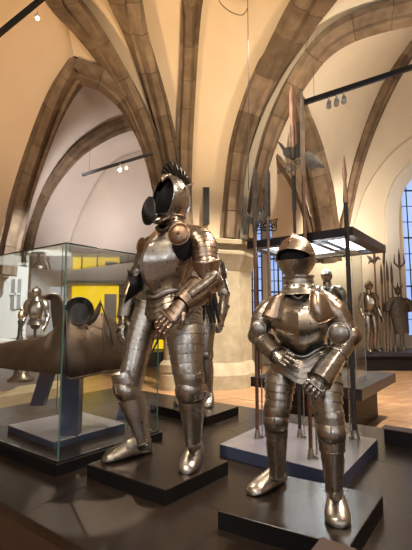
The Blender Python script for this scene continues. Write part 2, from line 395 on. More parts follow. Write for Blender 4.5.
def torso(root, fig, neck, chest, waist, hip, P, mt, bm=None):
    """breastplate, backplate and fauld from horizontal sections; P['sec'] = [(t, half width, front, back)], t from waist 0 to neck 1"""
    F, R, k = fig.F, fig.R, fig.k
    def cen(t): return waist.lerp(neck, t)
    def pt(t, th, add=0.0):
        sec = P['sec']
        for i in range(len(sec)-1):
            if sec[i][0] <= t <= sec[i+1][0]: break
        a, b = sec[i], sec[i+1]; f = (t-a[0])/(b[0]-a[0]); f = f*f*(3-2*f)*.6+f*.4
        w, df, db = [a[j]*(1-f)+b[j]*f for j in (1,2,3)]
        ca, sa = math.cos(th), math.sin(th)
        sx = math.copysign(abs(ca)**.85, ca); d = df if sa > 0 else db
        p = cen(t) + R*sx*(w+add) + F*(math.copysign(abs(sa)**.9, sa)*(d+add))
        if sa > 0: p += F*P.get('keel',.02)*2.0*math.exp(-(abs(ca)/.20)**1.2)*math.sin(PI*min(max(t*.9+.1,0),1))
        dip = P.get('dip',0)
        if sa > 0 and t < .5: p -= UP*dip*math.exp(-(ca/.45)**2)*(1-t*2)
        if t > .7: p += UP*(abs(ca)**1.5*P.get('shrise',.02)-P.get('scoop',.03)*max(sa,0)*(1-abs(ca)))*(t-.7)/.3
        return p
    def shell(th0, th1, t0, t1, nt, nu, flangeb=True):
        outer = []; 
        ts = [t0+(t1-t0)*j/nt for j in range(nt+1)]
        rows = [[pt(t, th0+(th1-th0)*i/nu) for i in range(nu+1)] for t in ts]
        return rows
    nt, nu = 16, 30
    for nm, a, b, material in (('breastplate', -.10, PI+.10, mt), ('backplate', PI+.0, 2*PI-.0, bm or mt)):
        rows = shell(a, b, 0, 1, nt, nu)
        m = MB(); fl = [[p + (p-cen(0)-UP*(p-cen(0)).dot(UP)).normalized()*q - UP*h for p in rows[0]] for q,h in ((.030*k,.018*k),(.020*k,.006*k),(.006*k,.0))]
        m.rings(fl+rows, False, False, closed=False)
        if nm == 'breastplate':   # roll along the neck edge
            tr = [rows[-1][i] for i in range(3, nu-2)]
            for i in range(len(tr)-1): m.cyl(tr[i], tr[i+1], .008*k, n=8)
        o = m.build(nm, material, root)
        sd = o.modifiers.new('Solidify', 'SOLIDIFY'); sd.thickness = .005*k; sd.offset = -1
    # inner padded core: dark body seen in the gaps at neck and armpits
    m = MB(); m.rings([[pt(t, 2*PI*i/24, -.014*k) for i in range(24)] for t in [j/8 for j in range(9)]])
    m.build('arming_doublet', CLOTH, root)
    # waist belt and fauld
    m = MB(); m.rings([[pt(0, 2*PI*i/32, q*k) - UP*h*k for i in range(32)] for q,h in ((.012,.0),(.024,.004),(.024,.026),(.012,.03))], True, True)
    m.build('waist_belt', P.get('belt', LEATHER), root)
    m = MB(); rs = []; nl = P.get('fl', 4); H = (waist-hip).length*P.get('fh',.8); ax = (hip-waist).normalized()
    for j in range(nl):
        for f, q in ((0,0),(.06,.001),(.55,.002),(.86,.005),(.88,-.006),(1.0,-.006)):
            t = (j+f)/nl; fl = P.get('flare',.06)*t**.8*k + q*k
            rs.append([pt(0, 2*PI*i/36, fl+.004) + ax*(t*H+.02*k) for i in range(36)])
    rs.append([p for p in [x + (waist+ax*H-x)*.12 + UP*.012*k for x in rs[-1]]])
    m.rings(rs, True, True); fo = m.build('fauld', P.get('fm', mt), root)
    if P.get('tasset'):
        for sg, off in ((-1,0),(1,0)):
            m = MB(); c = waist + ax*(H+.015*k) + R*sg*P['tasset'][0] + F*P['tasset'][1]
            rows = []
            for j in range(4):
                for f in (0,.08,.96):
                    t = (j+f)/4; ww = P['tasset'][2]*(1-.25*t); q = .004*k*f
                    rows.append([c - UP*t*P['tasset'][3] + F*(math.cos((i/10-.5)*2.2)*.05*k+q) + R*(ww*(i/10-.5)*2) for i in range(11)])
            m.rings(rows, False, False, closed=False)
            o = m.build('tasset', P.get('fm', mt), root); sd = o.modifiers.new('Solidify','SOLIDIFY'); sd.thickness = .004
    m = MB(); h = hip; m.ball(h, .1, 18, 10, (R*P['sec'][0][1]*.95, F*P['sec'][0][2]*.8, UP*.10*k)); m.build('mail_breech', P.get('breech', CLOTH), root)
def gorget(root, fig, neck, top, r0, r1, mt, lames=4, flare=1.25):
    m = MB(); limb(m, [neck-UP*.01, neck.lerp(top,.4), neck.lerp(top,.8), top], [r0*flare, r0, r1, r1*1.05], [r0*flare*1.05, r0*1.02, r1*1.05, r1*1.12], ref=fig.F, n=28, lames=lames, step=-.035, rim1=.004*fig.k)
    return m.build('gorget', mt, root)
def closed_helmet(root, fig, c, yaw, S, mt, visor_m, bev_m, tilt=0.0, slot=(-.02,.16), simple=False):
    """close helmet: combed skull, beaked visor with dark sight, keeled bevor"""
    F = Vector((-math.sin(yaw), -math.cos(yaw), 0)); R = Vector((math.cos(yaw), -math.sin(yaw), 0)); U = UP.copy()
    F2 = (F*math.cos(tilt)+U*math.sin(tilt)); U2 = (U*math.cos(tilt)-F*math.sin(tilt))
    hw, hl, hh = S
    def P(az, el, mul=1.0):
        ce, se = math.cos(el), math.sin(el); f = math.cos(az)*ce; l = math.sin(az)*ce
        p = Vector((l*hw*mul, f*hl*mul, se*hh*mul)); fr = max(f,0)
        if se > 0: p.z += hh*.05*math.exp(-(l/.12)**2)*(1 if se > 0 else 0)*min(1, se*3)*mul       # comb
        if se < .12: # bevor keel & chin
            kk = math.exp(-(az/.75)**2)*max(0, math.cos((el+.25)*1.5)); p.y += hl*.20*kk*mul
        if se < -.2: s = 1-.30*min(1,(-se-.2)/.8); p.x *= s; p.y *= (s if p.y<0 else .92)
        if -.05 < el < .8: p.y += hl*.20*fr**2*math.exp(-((el-slot[1])/.25)**2)*mul        # visor peak
        return c + R*p.x + F2*p.y + U2*p.z
    n = 48; azr = [-PI+2*PI*i/n for i in range(n)]
    sl = 1.22
    def lo(az): return slot[0]-.0 + (.0 if abs(az) < sl else 0)
    def opn(az): return max(0, 1-(abs(az)/sl)**3)
    mid = (slot[0]+slot[1])/2
    m = MB(); rs = []      # skull + visor above the sight
    N = 14
    for j in range(N+1):
        t = j/N
        rs.append([P(az, (mid+(slot[1]-mid)*opn(az))*(1-t)+ (PI/2-.02)*t) for az in azr])
    rs.insert(0, [P(az, mid+(slot[1]-mid)*opn(az)+.0, 1.025) for az in azr]); rs.insert(0, [P(az, mid+(slot[1]-mid)*opn(az)+.0, .93) for az in azr])
    m.rings(rs, False, True); sk = m.build('skull', mt, root)
    m = MB(); rs = []
    for j in range(N+1):
        t = j/N
        rs.append([P(az, (mid-(mid-slot[0])*opn(az))*(1-t) + (-1.15)*t) for az in azr])
    rs.insert(0, [P(az, mid-(mid-slot[0])*opn(az), 1.02) for az in azr]); rs.insert(0, [P(az, mid-(mid-slot[0])*opn(az), .93) for az in azr])
    rs.append([P(az,-1.15,.85) for az in azr])
    m.rings(rs, False, True); bv = m.build('bevor', bev_m, sk)
    m = MB(); rs = [[P(az, -1.0+2.0*j/12, .80) for az in azr] for j in range(13)]; m.rings(rs, True, True); m.build('helmet_lining', CLOTH, sk)  # black filling, puts the shade inside the helmet into colour
    if not simple:
        for sg in (-1,1):
            m = MB(); q = P(sg*1.35, .1, 1.0); m.lathe(q, (R*sg), [(.012,0),(.012,.004),(.005,.009),(0,.010)], 14); m.build('visor_pivot', visor_m, sk)
        m = MB(); qc = P(.30, -.38, 1.02)      # ring of breaths on one side of the bevor
        nr = (qc-c).normalized()
        u = nr.orthogonal().normalized(); v = nr.cross(u)
        for i in range(9):
            a = 2*PI*i/9; m.ball(qc+u*math.cos(a)*.011+v*math.sin(a)*.011, .0022, 6, 4)
        m.build('breath_holes', BLACKM, bv)
    m = MB(); tops = [P(0, e, 1.02) for e in (.5,.8,1.1,1.4)]+[P(PI, e, 1.02) for e in (1.4,1.1,.8,.5)]
    for i in range(len(tops)-1): m.cyl(tops[i], tops[i+1], .006*fig.k, n=8)
    m.build('comb', mt, sk)
    return sk
def stand(root, z0, base, top, r=.02, m=DARKPOLE):
    mb = MB(); mb.cyl(base, top, r); mb.cyl(base, base+UP*.015, r*3.2); return mb.build('support_rod', m, root)

def template(loc, yaw, k):
    F = Vector((-math.sin(yaw), -math.cos(yaw), 0)); R = Vector((math.cos(yaw), -math.sin(yaw), 0)); o = Vector(loc)
    T = lambda x, y, z: o + R*x*k + F*y*k + UP*z*k
    return T
def simple_armour(root, loc, yaw, k, mt, m2, helmet=True, legs=True, thin=1.0):
    T = template(loc, yaw, k); fig = Fig(None, yaw, k, loc[2])
    neck, chest, waist, hip = T(0,0,1.50), T(0,0,1.33), T(0,0,1.07), T(0,0,.93)
    torso(root, fig, neck, chest, waist, hip, dict(sec=[(0,.125*k,.10*k,.09*k),(.3,.15*k,.155*k,.11*k),(.62,.18*k,.14*k,.12*k),(.85,.15*k,.11*k,.10*k),(1,.08*k,.08*k,.08*k)], keel=.02*k, flare=.06, fl=4), mt, m2)
    gorget(root, fig, neck, T(0,0,1.60), .075*k, .07*k, m2)
    if helmet: closed_helmet(root, fig, T(0,.01,1.70), yaw, (.095*k,.125*k,.125*k), mt, m2, mt, simple=True)
    P = dict(sh=[.07*k,.085*k,.08*k,.066*k], ua=[.06*k,.056*k,.05*k], el=.055*k, fa=[.05*k,.052*k,.042*k,.036*k], cf=[.062*k,.05*k,.04*k,.12*k])
    for sg in (-1,1):
        sh, el, wr, tip = T(sg*.21,0,1.42), T(sg*.29,-.03,1.14), T(sg*.30,.10,.90), T(sg*.28,.16,.74)
        arm(root, fig, neck, sh, el, wr, tip, R_of(yaw)*sg, P, mt, fig.F, curl=.4, thumb=-sg*1, sm=m2)
        if legs:
            L = dict(th=[.095*k,.092*k,.08*k,.07*k], kn=.064*k, gr=[.056*k,.064*k,.05*k,.040*k], thl=6)
            leg(root, fig, T(sg*.095,0,.92), T(sg*.11,.05,.50), T(sg*.12,0,.11), T(sg*.12,-.06,0), T(sg*.16,.2,0), R_of(yaw)*sg, L, mt)
def R_of(yaw): return Vector((math.cos(yaw), -math.sin(yaw), 0))

# --- tall suit with the open helmet
def tall_suit():
    base = G(165, 462, .57)
    root = thing('suit_of_armour', 'tall grey suit of armour with open helmet and black crest on a square plinth', 'suit of armour', base)
    a = math.radians(35); fig = Fig(None, a, 1.0, .57); F, R = fig.F, fig.R
    neck, chest, waist, hip = W(172,228,2.55), W(166,252,2.56), W(166,289,2.57), W(167,318,2.57)
    torso(root, fig, neck, chest, waist, hip, dict(
        sec=[(0,.118,.095,.10),(.18,.148,.165,.12),(.42,.175,.185,.13),(.66,.178,.155,.13),(.86,.150,.115,.12),(1,.085,.09,.085)],
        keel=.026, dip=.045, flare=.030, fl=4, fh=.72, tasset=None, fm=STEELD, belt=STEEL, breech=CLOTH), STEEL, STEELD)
    gorget(root, fig, neck, W(173,217,2.55), .082, .078, STEELW, 4, 1.35)
    # helmet
    hy = math.radians(42); hc = W(170,201.5,2.55); HF = Vector((-math.sin(hy), -math.cos(hy), .0)); HR = Vector((math.cos(hy), -math.sin(hy), 0))
    tl = math.radians(6); HF2 = HF*math.cos(tl)+UP*math.sin(tl); HU = UP*math.cos(tl)-HF*math.sin(tl)
    HU = (HU + HR*.20).normalized(); HR = (HR - HU*HR.dot(HU)).normalized(); HF2 = (HF2-HU*HF2.dot(HU)-HR*HF2.dot(HR)).normalized()
    hw, hl, hh = .120, .152, .162
    ca = HF2*.86 - HU*.02     # axis of the opening
    ca.normalize()
    n = 44; rings = []
    e1 = HR.copy(); e1 = (e1-ca*e1.dot(ca)).normalized(); e2 = ca.cross(e1); e2 = e2 if e2.z > 0 else -e2
    def SP(phi, th, mul=1.0):   # polar coords about the opening axis
        d = ca*math.cos(th) + (e1*math.cos(phi)+e2*math.sin(phi))*math.sin(th)
        x, y, z = d.dot(HR), d.dot(HF2), d.dot(HU)
        r = 1/math.sqrt((x/hw)**2+(y/hl)**2+(z/hh)**2)*mul
        p = hc + d*r
        if z > 0: p += HU*.016*math.exp(-(x/.16)**2)*z
        if z < -.45: p = p - HU*.03*(-z-.45)/.55
        return p
    def th0(phi): return math.radians(58 + 5*abs(math.sin(phi)))
    for j in range(17):
        t = j/16; rings.append([SP(2*PI*i/n, th0(2*PI*i/n)*(1-t)+(PI-.03)*t) for i in range(n)])
    rings.insert(0, [SP(2*PI*i/n, th0(2*PI*i/n), 1.035) for i in range(n)])
    rings.insert(0, [SP(2*PI*i/n, th0(2*PI*i/n)-.04, 1.03) for i in range(n)])
    rings.insert(0, [SP(2*PI*i/n, th0(2*PI*i/n)-.02, .93) for i in range(n)])
    m = MB(); m.rings(rings, False, True); sk = m.build('helmet_skull', STEELB, root)
    sd = sk.modifiers.new('Solidify','SOLIDIFY'); sd.thickness = .003; sd.offset = -1
    m = MB(); m.rings([[SP(2*PI*i/n, .06+(PI-.12)*j/12, .88 if th0(2*PI*i/n) < .06+(PI-.12)*j/12 else .62) for i in range(n)] for j in range(13)], True, True)
    m.build('helmet_lining', CLOTH, sk)  # black filling that paints the dark inside of the open helmet
    # opened visor / buffe hanging beside the face
    m = MB(); vc = W(150,211,2.40); vn = (Vector((-.82,-.55,.05))).normalized(); vu = (UP*.95+Vector((.10,0,0))).normalized(); vu = (vu-vn*vu.dot(vn)).normalized(); vr = vn.cross(vu)
    rs = []
    for q, h in ((1.0,0),(1.0,.012),(.94,.014),(.75,.03),(.5,.042),(.25,.05),(.02,.052)):
        rs.append([vc + vr*math.cos(2*PI*i/28)*.042*q*(1-.35*math.sin(2*PI*i/28)) + vu*math.sin(2*PI*i/28)*.092*q + vn*h + vn*.02*q*q*math.cos(2*PI*i/28*1) for i in range(28)])
    m.rings(rs); vi = m.build('visor', BLACKM, sk)
    m = MB(); m.cyl(W(150,221,2.5), W(163,222,2.47), .010, .012); m.cyl(W(150,214,2.52), W(158,216,2.5), .02, .015); m.build('visor_hinge', STEELD, vi)
    m = MB(); rs = []      # flared throat plate under the opening
    limb(m, [W(171,222,2.53), W(164,218,2.47), W(157,222,2.42)], [.060,.055,.04], [.018,.018,.012], ref=UP, n=18, lames=3, step=.05, close1=True)
    m.build('throat_plate', STEELD, sk)
    # brow plate and spike
    m = MB(); m.cyl(W(187,187,2.5), W(193.5,183,2.5), .013, .003); m.build('spike', STEELW, sk)
    m = MB(); limb(m, [W(162,181,2.46), W(165,177,2.47), W(170,175,2.49)], [.012,.02,.012], ref=Vector((0,-1,0)), n=14, steps=6, close0=True, close1=True); m.build('brow_plate', STEELW, sk)
    # crest: fan of black feather ribs held by a socket
    crest = MB(); s0 = W(188,190,2.56); crest.cyl(s0-UP*.03, s0+UP*.02, .012, .016); crest.cyl(W(165,176,2.54), W(187,188,2.57), .012, .012); cro = crest.build('crest_socket', STEELD, sk)
    arc = [(163,178),(162,172),(163.5,167),(167,163.5),(171,162.5),(175.5,164),(180,167.5),(184,172),(187,177),(189,182.5),(190,187)]
    for i, (x, y) in enumerate(arc):
        dq = 2.56 + .004*i; b = W(187-14*(1-i/10.0)**1.0*1.2, 189-8*(1-i/10.0), 2.57); tp = W(x, y, dq)
        mid = b.lerp(tp,.55) + (UP*.010+Vector((.008,0,0)))
        f = MB(); limb(f, [b, mid, tp], [.006,.0095,.0085], [.006,.022,.012], ref=Vector((0,-1,0)), n=8, steps=8, close0=True, close1=True)
        f.build('feather', BLACKM, cro)
    f = MB(); pts = [W(x,y,2.56+.004*i) for i,(x,y) in enumerate(arc)]
    for i in range(len(pts)-1): f.cyl(pts[i], pts[i+1], .0055, n=8)
    f.build('crest_rim', BLACKM, cro)
    # arms
    back = (-F*.6+UP*.3)
    PQ = dict(sh=[.055,.078,.084,.078], ua=[.076,.072,.066], ual=5, pl=9, ps=.018, el=.068, fa=[.060,.064,.052,.045], cf=[.090,.076,.058,.15], wr=.05, wo=.0, wn=Vector((.5,0,.2)))
    arm(root, fig, neck, W(200,241,2.44), W(211,281,2.36), W(182,304,2.21), W(155,333,2.20), Vector((-.35,-.75,.55)), PQ, STEEL, F, curl=.35, thumb=-1, sm=STEELW, fm=STEEL, gm=STEELW, wing=False)
    # copper-toned wing over the elbow bend
    m = MB(); c0 = W(206,268,2.30); pts = []
    rows = []
    for j in range(7):
        t = j/6; rr = []
        for i in range(13):
            u = i/12; x = 192+28*u; y = 262+ 9*math.sin(PI*u)*t*1.9 + 2*t - 3*u*(1-t); rr.append(W(x, y, 2.27 - .05*math.sin(PI*u) + .05*t*u + .01*t))
        rows.append(rr)
    m.rings(rows, False, False, closed=False); o = m.build('elbow_wing', STEELW, root); sd = o.modifiers.new('Solidify','SOLIDIFY'); sd.thickness = .006
    m = MB(); m.cyl(W(207,286,2.27), W(215,274,2.27), .022, .024); m.ball(W(214,275,2.27), .026, 12, 8); m.cyl(W(190,295,2.17), W(213,278,2.25), .026, .034); m.build('elbow_cannon', STEELB, root)
    PP = dict(sh=[.045,.054,.056,.053], ua=[.054,.052,.05], ual=3, el=.060, fa=[.054,.060,.052,.042], cf=[.066,.058,.046,.13])
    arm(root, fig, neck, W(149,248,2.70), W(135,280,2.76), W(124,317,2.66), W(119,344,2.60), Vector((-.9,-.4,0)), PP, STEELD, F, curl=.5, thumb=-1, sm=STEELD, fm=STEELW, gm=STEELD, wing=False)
    m = MB(); pp = [(127,269),(131,272),(137,274),(142,271),(144,280),(143,290),(137,294),(131,298),(124,303),(127,292),(130,285),(128.5,278)]
    q0 = [W(x,y,2.62+.0*i) for i,(x,y) in enumerate(pp)]; cc = sum(q0, Vector())/len(q0)
    m.rings([[cc+(p-cc)*.5+Vector((0,-.05,0)) for p in q0],[cc+(p-cc)*.8+Vector((0,-.03,0)) for p in q0],q0,[p+Vector((0,.02,0)) for p in q0],[cc+(p-cc)*.85+Vector((0,.03,0)) for p in q0]])
    m.build('elbow_guard', BLACKM, root)
    m = MB(); disc(m, W(179,234,2.30), Vector((-.25,-.95,.12)), .070, dome=.22); m.build('besagew', COPPER, root)
    m = MB(); disc(m, W(141,245,2.585), Vector((-.72,-.68,.12)), .052, dome=.16); m.build('besagew', COPPER, root)
    # legs
    LQ = dict(th=[.118,.112,.092,.078], kn=.081, gr=[.066,.068,.055,.044], thl=9, ths=.025, sm=STEEL, fw=1.05, knm=STEEL)
    leg(root, fig, W(183,312,2.47), W(191,391,2.38), W(193,443,2.44), G(198,452,.57), G(185.5,475,.57), Vector((.8,-.5,0)).normalized(), LQ, STEEL)
    LP = dict(th=[.098,.092,.080,.074], kn=.083, gr=[.072,.070,.055,.042], thl=9, ths=.025, fw=1.0, knm=STEEL)
    leg(root, fig, W(151,306,2.64), W(129,390,2.55), W(144,442,2.57), G(151,452,.57), G(102,463,.57), Vector((-.8,.4,0)).normalized(), LP, STEEL)
    m = MB(); m.cyl(W(163,330,2.6), W(152,352,2.58), .008, .006); m.cyl(W(171,316,2.5), W(160,336,2.5), .010, .007); m.build('sword_strap', LEATHER, root)
    m = MB(); m.ball(W(182,247,2.42), .07, 14, 10, (Vector((.075,0,0)),Vector((0,.06,0)),Vector((0,0,.09)))); m.build('arming_sleeve', CLOTH, root)
    return root
# --- small boy-sized suit with the closed helmet
def small_suit():
    base = G(302, 500, .57)
    root = thing('suit_of_armour', 'small steel suit of armour with closed bronze-toned helmet, one hand on its hip', 'suit of armour', base)
    k = .74; a = math.radians(16); fig = Fig(None, a, k, .57); F, R = fig.F, fig.R
    neck, chest, waist, hip = W(299,293,1.96), W(299,312,1.94), W(302,343,1.95), W(304,368,1.97)
    torso(root, fig, neck, chest, waist, hip, dict(
        sec=[(0,.104,.080,.085),(.14,.125,.145,.10),(.34,.146,.178,.11),(.62,.150,.145,.11),(.85,.120,.10,.10),(1,.066,.07,.065)],
        keel=.020, dip=.045, flare=.060, fl=5, fh=1.0, fm=STEEL, belt=LEATHER, breech=CLOTH), STEEL, STEELD)
    gorget(root, fig, neck+UP*.0, W(298,277,1.96), .080, .074, STEEL, 4, 1.3)
    for q in (-.85,-.25,.35,.95):
        m = MB(); m.ball(neck + UP*.034 + (F*math.cos(q)+R*math.sin(q))*.084, .0062, 8, 6); m.build('gorget_rivet', WHITE, root)
    hc = W(296,259,1.95)
    sk = closed_helmet(root, fig, hc, math.radians(32), (.094,.108,.118), STEELW, STEEL, STEEL, tilt=math.radians(4), slot=(-.21,.19))
    m = MB()
    for i in range(6):
        p = W(283-1.2*i+i*i*.25, 243+i*1.6, 2.04+.005*i); m.ball(p, .016, 10, 8)
    m.build('plume_tube', BLACKM, sk)
    PQ = dict(sh=[.036,.056,.062,.058], ua=[.056,.052,.047], ual=3, el=.050, fa=[.046,.046,.046,.046], cf=[.046,.052,.058,.15], wr=.043, wo=.62, wn=Vector((-.35,0,.1)))
    arm(root, fig, neck, W(327,306,1.91), W(350,336,1.88), W(320,379,1.78), W(308,394,1.75), Vector((-.2,-.8,.2)), PQ, STEEL, F, curl=1.0, thumb=-1, sm=STEELW, fm=STEEL, gm=STEELB, wing=False)
    for (x,y,d,r) in ((339,333.5,1.80,.050),(258,329,1.93,.040)):
        m = MB(); disc(m, W(x,y,d), Vector((-.28,-.95,.05)), r, dome=.22, boss=False); m.build('elbow_rondel', STEELD, root)
    # broad front plate of the big shoulder
    def plate(pts, mt, name, th=.005, side=0):
        m = MB(); m.rings(pts, False, False, closed=False); ed = [r_[side] for r_ in pts] + (pts[-1] if side == 0 else pts[-1][::-1])
        for i in range(len(ed)-1):
            if (ed[i+1]-ed[i]).length > 1e-5: m.cyl(ed[i], ed[i+1], .0042, n=8)
        o = m.build(name, mt, root); sd = o.modifiers.new('Solidify','SOLIDIFY'); sd.thickness = th; return o
    rows = []
    for j in range(9):
        t = j/8; rr = []
        for i in range(11):
            u = i/10; xl = 311 - 3*math.sin(PI*t*.9) + 2*t; xr = 325 + 10*t - 1*t*t; yt = 290; yb = 323 - 6*u
            x = xl*(1-u)+xr*u; y = yt*(1-t) + (yb+ (3*math.sin(PI*u)))*t + 3*u*(1-t)
            rr.append(W(x, y, 1.835 - .055*math.sin(PI*min(1,u*.8+.15)) - .02*math.sin(PI*t) + .03*(1-t)))
        rows.append(rr)
    plate(rows, STEELW, 'shoulder_wing')
    rows = []
    for j in range(9):
        t = j/8; rr = []
        for i in range(9):
            u = i/8; xr = 284 - 1*t + 3*t*(1-t); xl = 272 - 10*t; y = 291*(1-t)+(320+2*math.sin(PI*u)-4*(1-u))*t + 6*(1-u)*(1-t)
            rr.append(W(xl*(1-u)+xr*u, y, 1.875 - .05*math.sin(PI*min(1,(1-u)*.7+.2)) + .03*(1-t)))
        rows.append(rr)
    plate(rows, STEELW, 'shoulder_wing', side=-1)
    PP = dict(sh=[.036,.052,.056,.052], ua=[.050,.047,.042], ual=3, el=.045, fa=[.040,.042,.038,.034], cf=[.050,.046,.040,.10], wr=.036, wo=-.05, wn=Vector((-.25,0,.1)))
    arm(root, fig, neck, W(269,310,2.01), W(257,335,2.00), W(276,354,1.84), W(292,362,1.79), Vector((-.1,-.8,.6)), PP, STEEL, F, curl=.55, thumb=-1, sm=STEEL, fm=STEELB, gm=STEEL, wing=False)
    LQ = dict(th=[.080,.078,.066,.056], kn=.061, gr=[.050,.050,.043,.037], thl=8, ths=.085, sm=STEEL, fw=1.25, keel=.006)
    leg(root, fig, W(320,362,1.95), W(331,431,1.83), W(334,490,1.83), G(336,503,.57), G(338.5,529,.57), Vector((.9,-.3,0)).normalized(), LQ, STEEL)
    LP = dict(th=[.074,.072,.062,.052], kn=.058, gr=[.048,.050,.044,.037], thl=8, ths=.085, sm=STEEL, fw=1.2, keel=.006)
    leg(root, fig, W(284,364,2.0), W(276,421,1.97), W(277.5,474,2.04), G(283,481,.57), G(249.5,496,.57), Vector((-.9,.2,0)).normalized(), LP, STEEL)
    return root
# ------------------------------------------------------------------ room shell
def quadp(name, pts, m, z=None):
    return struct(link(name, pts, [tuple(range(len(pts)))], m, None, False))
def boxs(name, x0,x1,y0,y1,z0,z1, m): return struct(MB().box(((x0+x1)/2,(y0+y1)/2,(z0+z1)/2), ((x1-x0)/2,0,0),(0,(y1-y0)/2,0),(0,0,(z1-z0)/2)).build(name, m, None, False))
boxs('floor', -9,10,-8,15,-.2,0, FLOORM)
boxs('ceiling', -9,10,-8,15,10.2,10.4, CEILM)
boxs('wall_left', -9.2,-9,-8,15,0,10.2, PLASTER)
boxs('wall_right', 10,10.2,-8,15,0,10.2, PLASTER)
# wall behind the camera with three added windows, unseen, glowing to streak the metal
def wall_with_windows(name, y, thick, holes, x0, x1, z1, m):
    b = MB(); xs = sorted(holes); cx = x0
    for (hx0,hx1,hz0,hz1) in xs:
        b.box(((cx+hx0)/2,y,z1/2), ((hx0-cx)/2,0,0),(0,thick,0),(0,0,z1/2))
        b.box(((hx0+hx1)/2,y,hz0/2), ((hx1-hx0)/2,0,0),(0,thick,0),(0,0,hz0/2))
        b.box(((hx0+hx1)/2,y,(hz1+z1)/2), ((hx1-hx0)/2,0,0),(0,thick,0),(0,0,(z1-hz1)/2)); cx = hx1
    b.box(((cx+x1)/2,y,z1/2), ((x1-cx)/2,0,0),(0,thick,0),(0,0,z1/2))
    return struct(b.build(name, m, None, False))
wn = 0
def window(x0,x1,z0,z1,y,pm,nx=4,nz=9,arch=False,bar=.02,dirn=-1):
    """leaded window: panes, bars and frame"""
    global wn; wn += 1
    r = struct(bpy.data.objects.new('window_%d' % wn, None)); C.objects.link(r); r.location = ((x0+x1)/2,y,z0)
    m = MB(); m.box(((x0+x1)/2,y,(z0+z1)/2),((x1-x0)/2,0,0),(0,.01,0),(0,0,(z1-z0)/2)); m.build('pane', pm, r, False)
    m = MB()
    for i in range(nx+1): x = x0+(x1-x0)*i/nx; w = bar*(1.8 if i in (0,nx) else (1.3 if i == nx//2 else .7)); m.box((x,y+dirn*.02,(z0+z1)/2),(w,0,0),(0,.015,0),(0,0,(z1-z0)/2))
    for j in range(nz+1): z = z0+(z1-z0)*j/nz; m.box(((x0+x1)/2,y+dirn*.02,z),((x1-x0)/2,0,0),(0,.012,0),(0,0,bar*(1.3 if j % 3 == 0 else .6)))
    m.build('window_frame', BLACKP, r, False)
    return r
wall_with_windows('wall_back', -8.1, .1, [(-6.5,-4.8,2,7),(-1.2,.9,2,7),(5.0,6.8,2,7)], -9, 10, 10.2, PLASTER)
for (a,b) in ((-6.5,-4.8),(-1.2,.9),(5.0,6.8)): window(a,b,2,7,-8.0,BACKGLOW,4,8,dirn=1)

# far wall of the aisle: openings for three leaded windows
YB = 13.0
def wx(px, py, y=YB): return W(px,py,y).x
def wz(py, y=YB): return W(206,py,y).z
wins = [(wx(247,250)-.0, wx(262,250), 1.2, wz(178)), (wx(270,280), wx(287,280), 1.2, wz(205)), (wx(401,230), wx(446,230), wz(336), wz(175))]
wall_with_windows('wall_front', YB, .15, wins, .4, 10, 10.2, PLASTER2)
boxs('wall_front_dim', -9,.3999,YB-.15,YB+.15,0,10.2, PLASTER3)  # same wall, its weaker light put into greyer plaster
for (a,b,c,d), nx, nz in zip(wins, (3,4,6), (13,11,10)): window(a,b,c,d,YB+.05,PANEG,nx,nz)
# arched white reveal around the big window: swept white band with depth and pointed-round head
def arch_band(name, pts, w, dep, m, kind='trim'):
    """rectangular moulding swept along pts, w wide across the picture plane of the arch, dep deep"""
    rs = []; tag_ = []
    rnd = random.Random(name); acc = 0; blk = .55; cur = 0
    for i, p in enumerate(pts):
        a = pts[max(i-1,0)]; b = pts[min(i+1,len(pts)-1)]; T = (b-a).normalized()
        V = Vector(p) - Vector((0,0,EYE)); V.z = 0; V.normalize()
        Nn = T.cross(V).normalized(); D = Nn.cross(T).normalized()
        ww = w[i] if isinstance(w, list) else w
        c = .28
        prof = [(-1,1),(-1,-.1),(-1+c*1.3,-.1),(-1+c*1.6,-.7),(-.35,-1),(.35,-1),(1-c*1.6,-.7),(1-c*1.3,-.1),(1,-.1),(1,1)]
        ringf = lambda s, o: [Vector(p)+T*o+Nn*x*s*ww/2+D*y*s*dep/2 for x,y in prof]
        if i: acc += (Vector(p)-Vector(pts[i-1])).length
        if acc > blk and 0 < i < len(pts)-1:
            acc = 0; blk = rnd.uniform(.5,.85)
            rs += [ringf(1,-.012), ringf(.965,-.006), ringf(.965,.006), ringf(1,.012)]; tag_ += [cur,1,1,1]; cur = rnd.choice((0,0,2,1))
        else: rs.append(ringf(1,0)); tag_.append(cur)
    n = 10; b_ = MB().rings(rs); fm = [tag_[min(k+1,len(rs)-1)] for k in range(len(rs)-1) for _ in range(n)]+[0,0]
    if m is not STONE: fm = None
    return struct(link(name, b_.v, b_.f, m, None, True, 25, mats=[STONE,STONE_B,STONE_C] if m is STONE else None, fm=fm))
pts = []
for px,py in [(394,345),(394,300),(393.5,260),(392,232),(392,212),(395,195),(401,182),(409,173),(420,167),(432,166),(448,170),(458,182),(463,200),(463,240),(463,300),(463,345)]:
    pts.append(W(px,py,12.75))
def smooth(pts, n):
    return [cr(pts, i/n) for i in range(n+1)]
def simple_band(name, pts, w, dep, m):
    rs = []
    for i, p in enumerate(pts):
        a = pts[max(i-1,0)]; b = pts[min(i+1,len(pts)-1)]; T = (b-a).normalized(); V = Vector((0,1,0)); Nn = T.cross(V).normalized()
        rs.append([p+Nn*x*w/2+V*y*dep/2 for x,y in ((-1,1),(-1,-1),(1,-1),(1,1))])
    return struct(MB().rings(rs).build(name, m, None, True, 30))
simple_band('trim_1', smooth(pts, 40), .42, .12, WHITE)

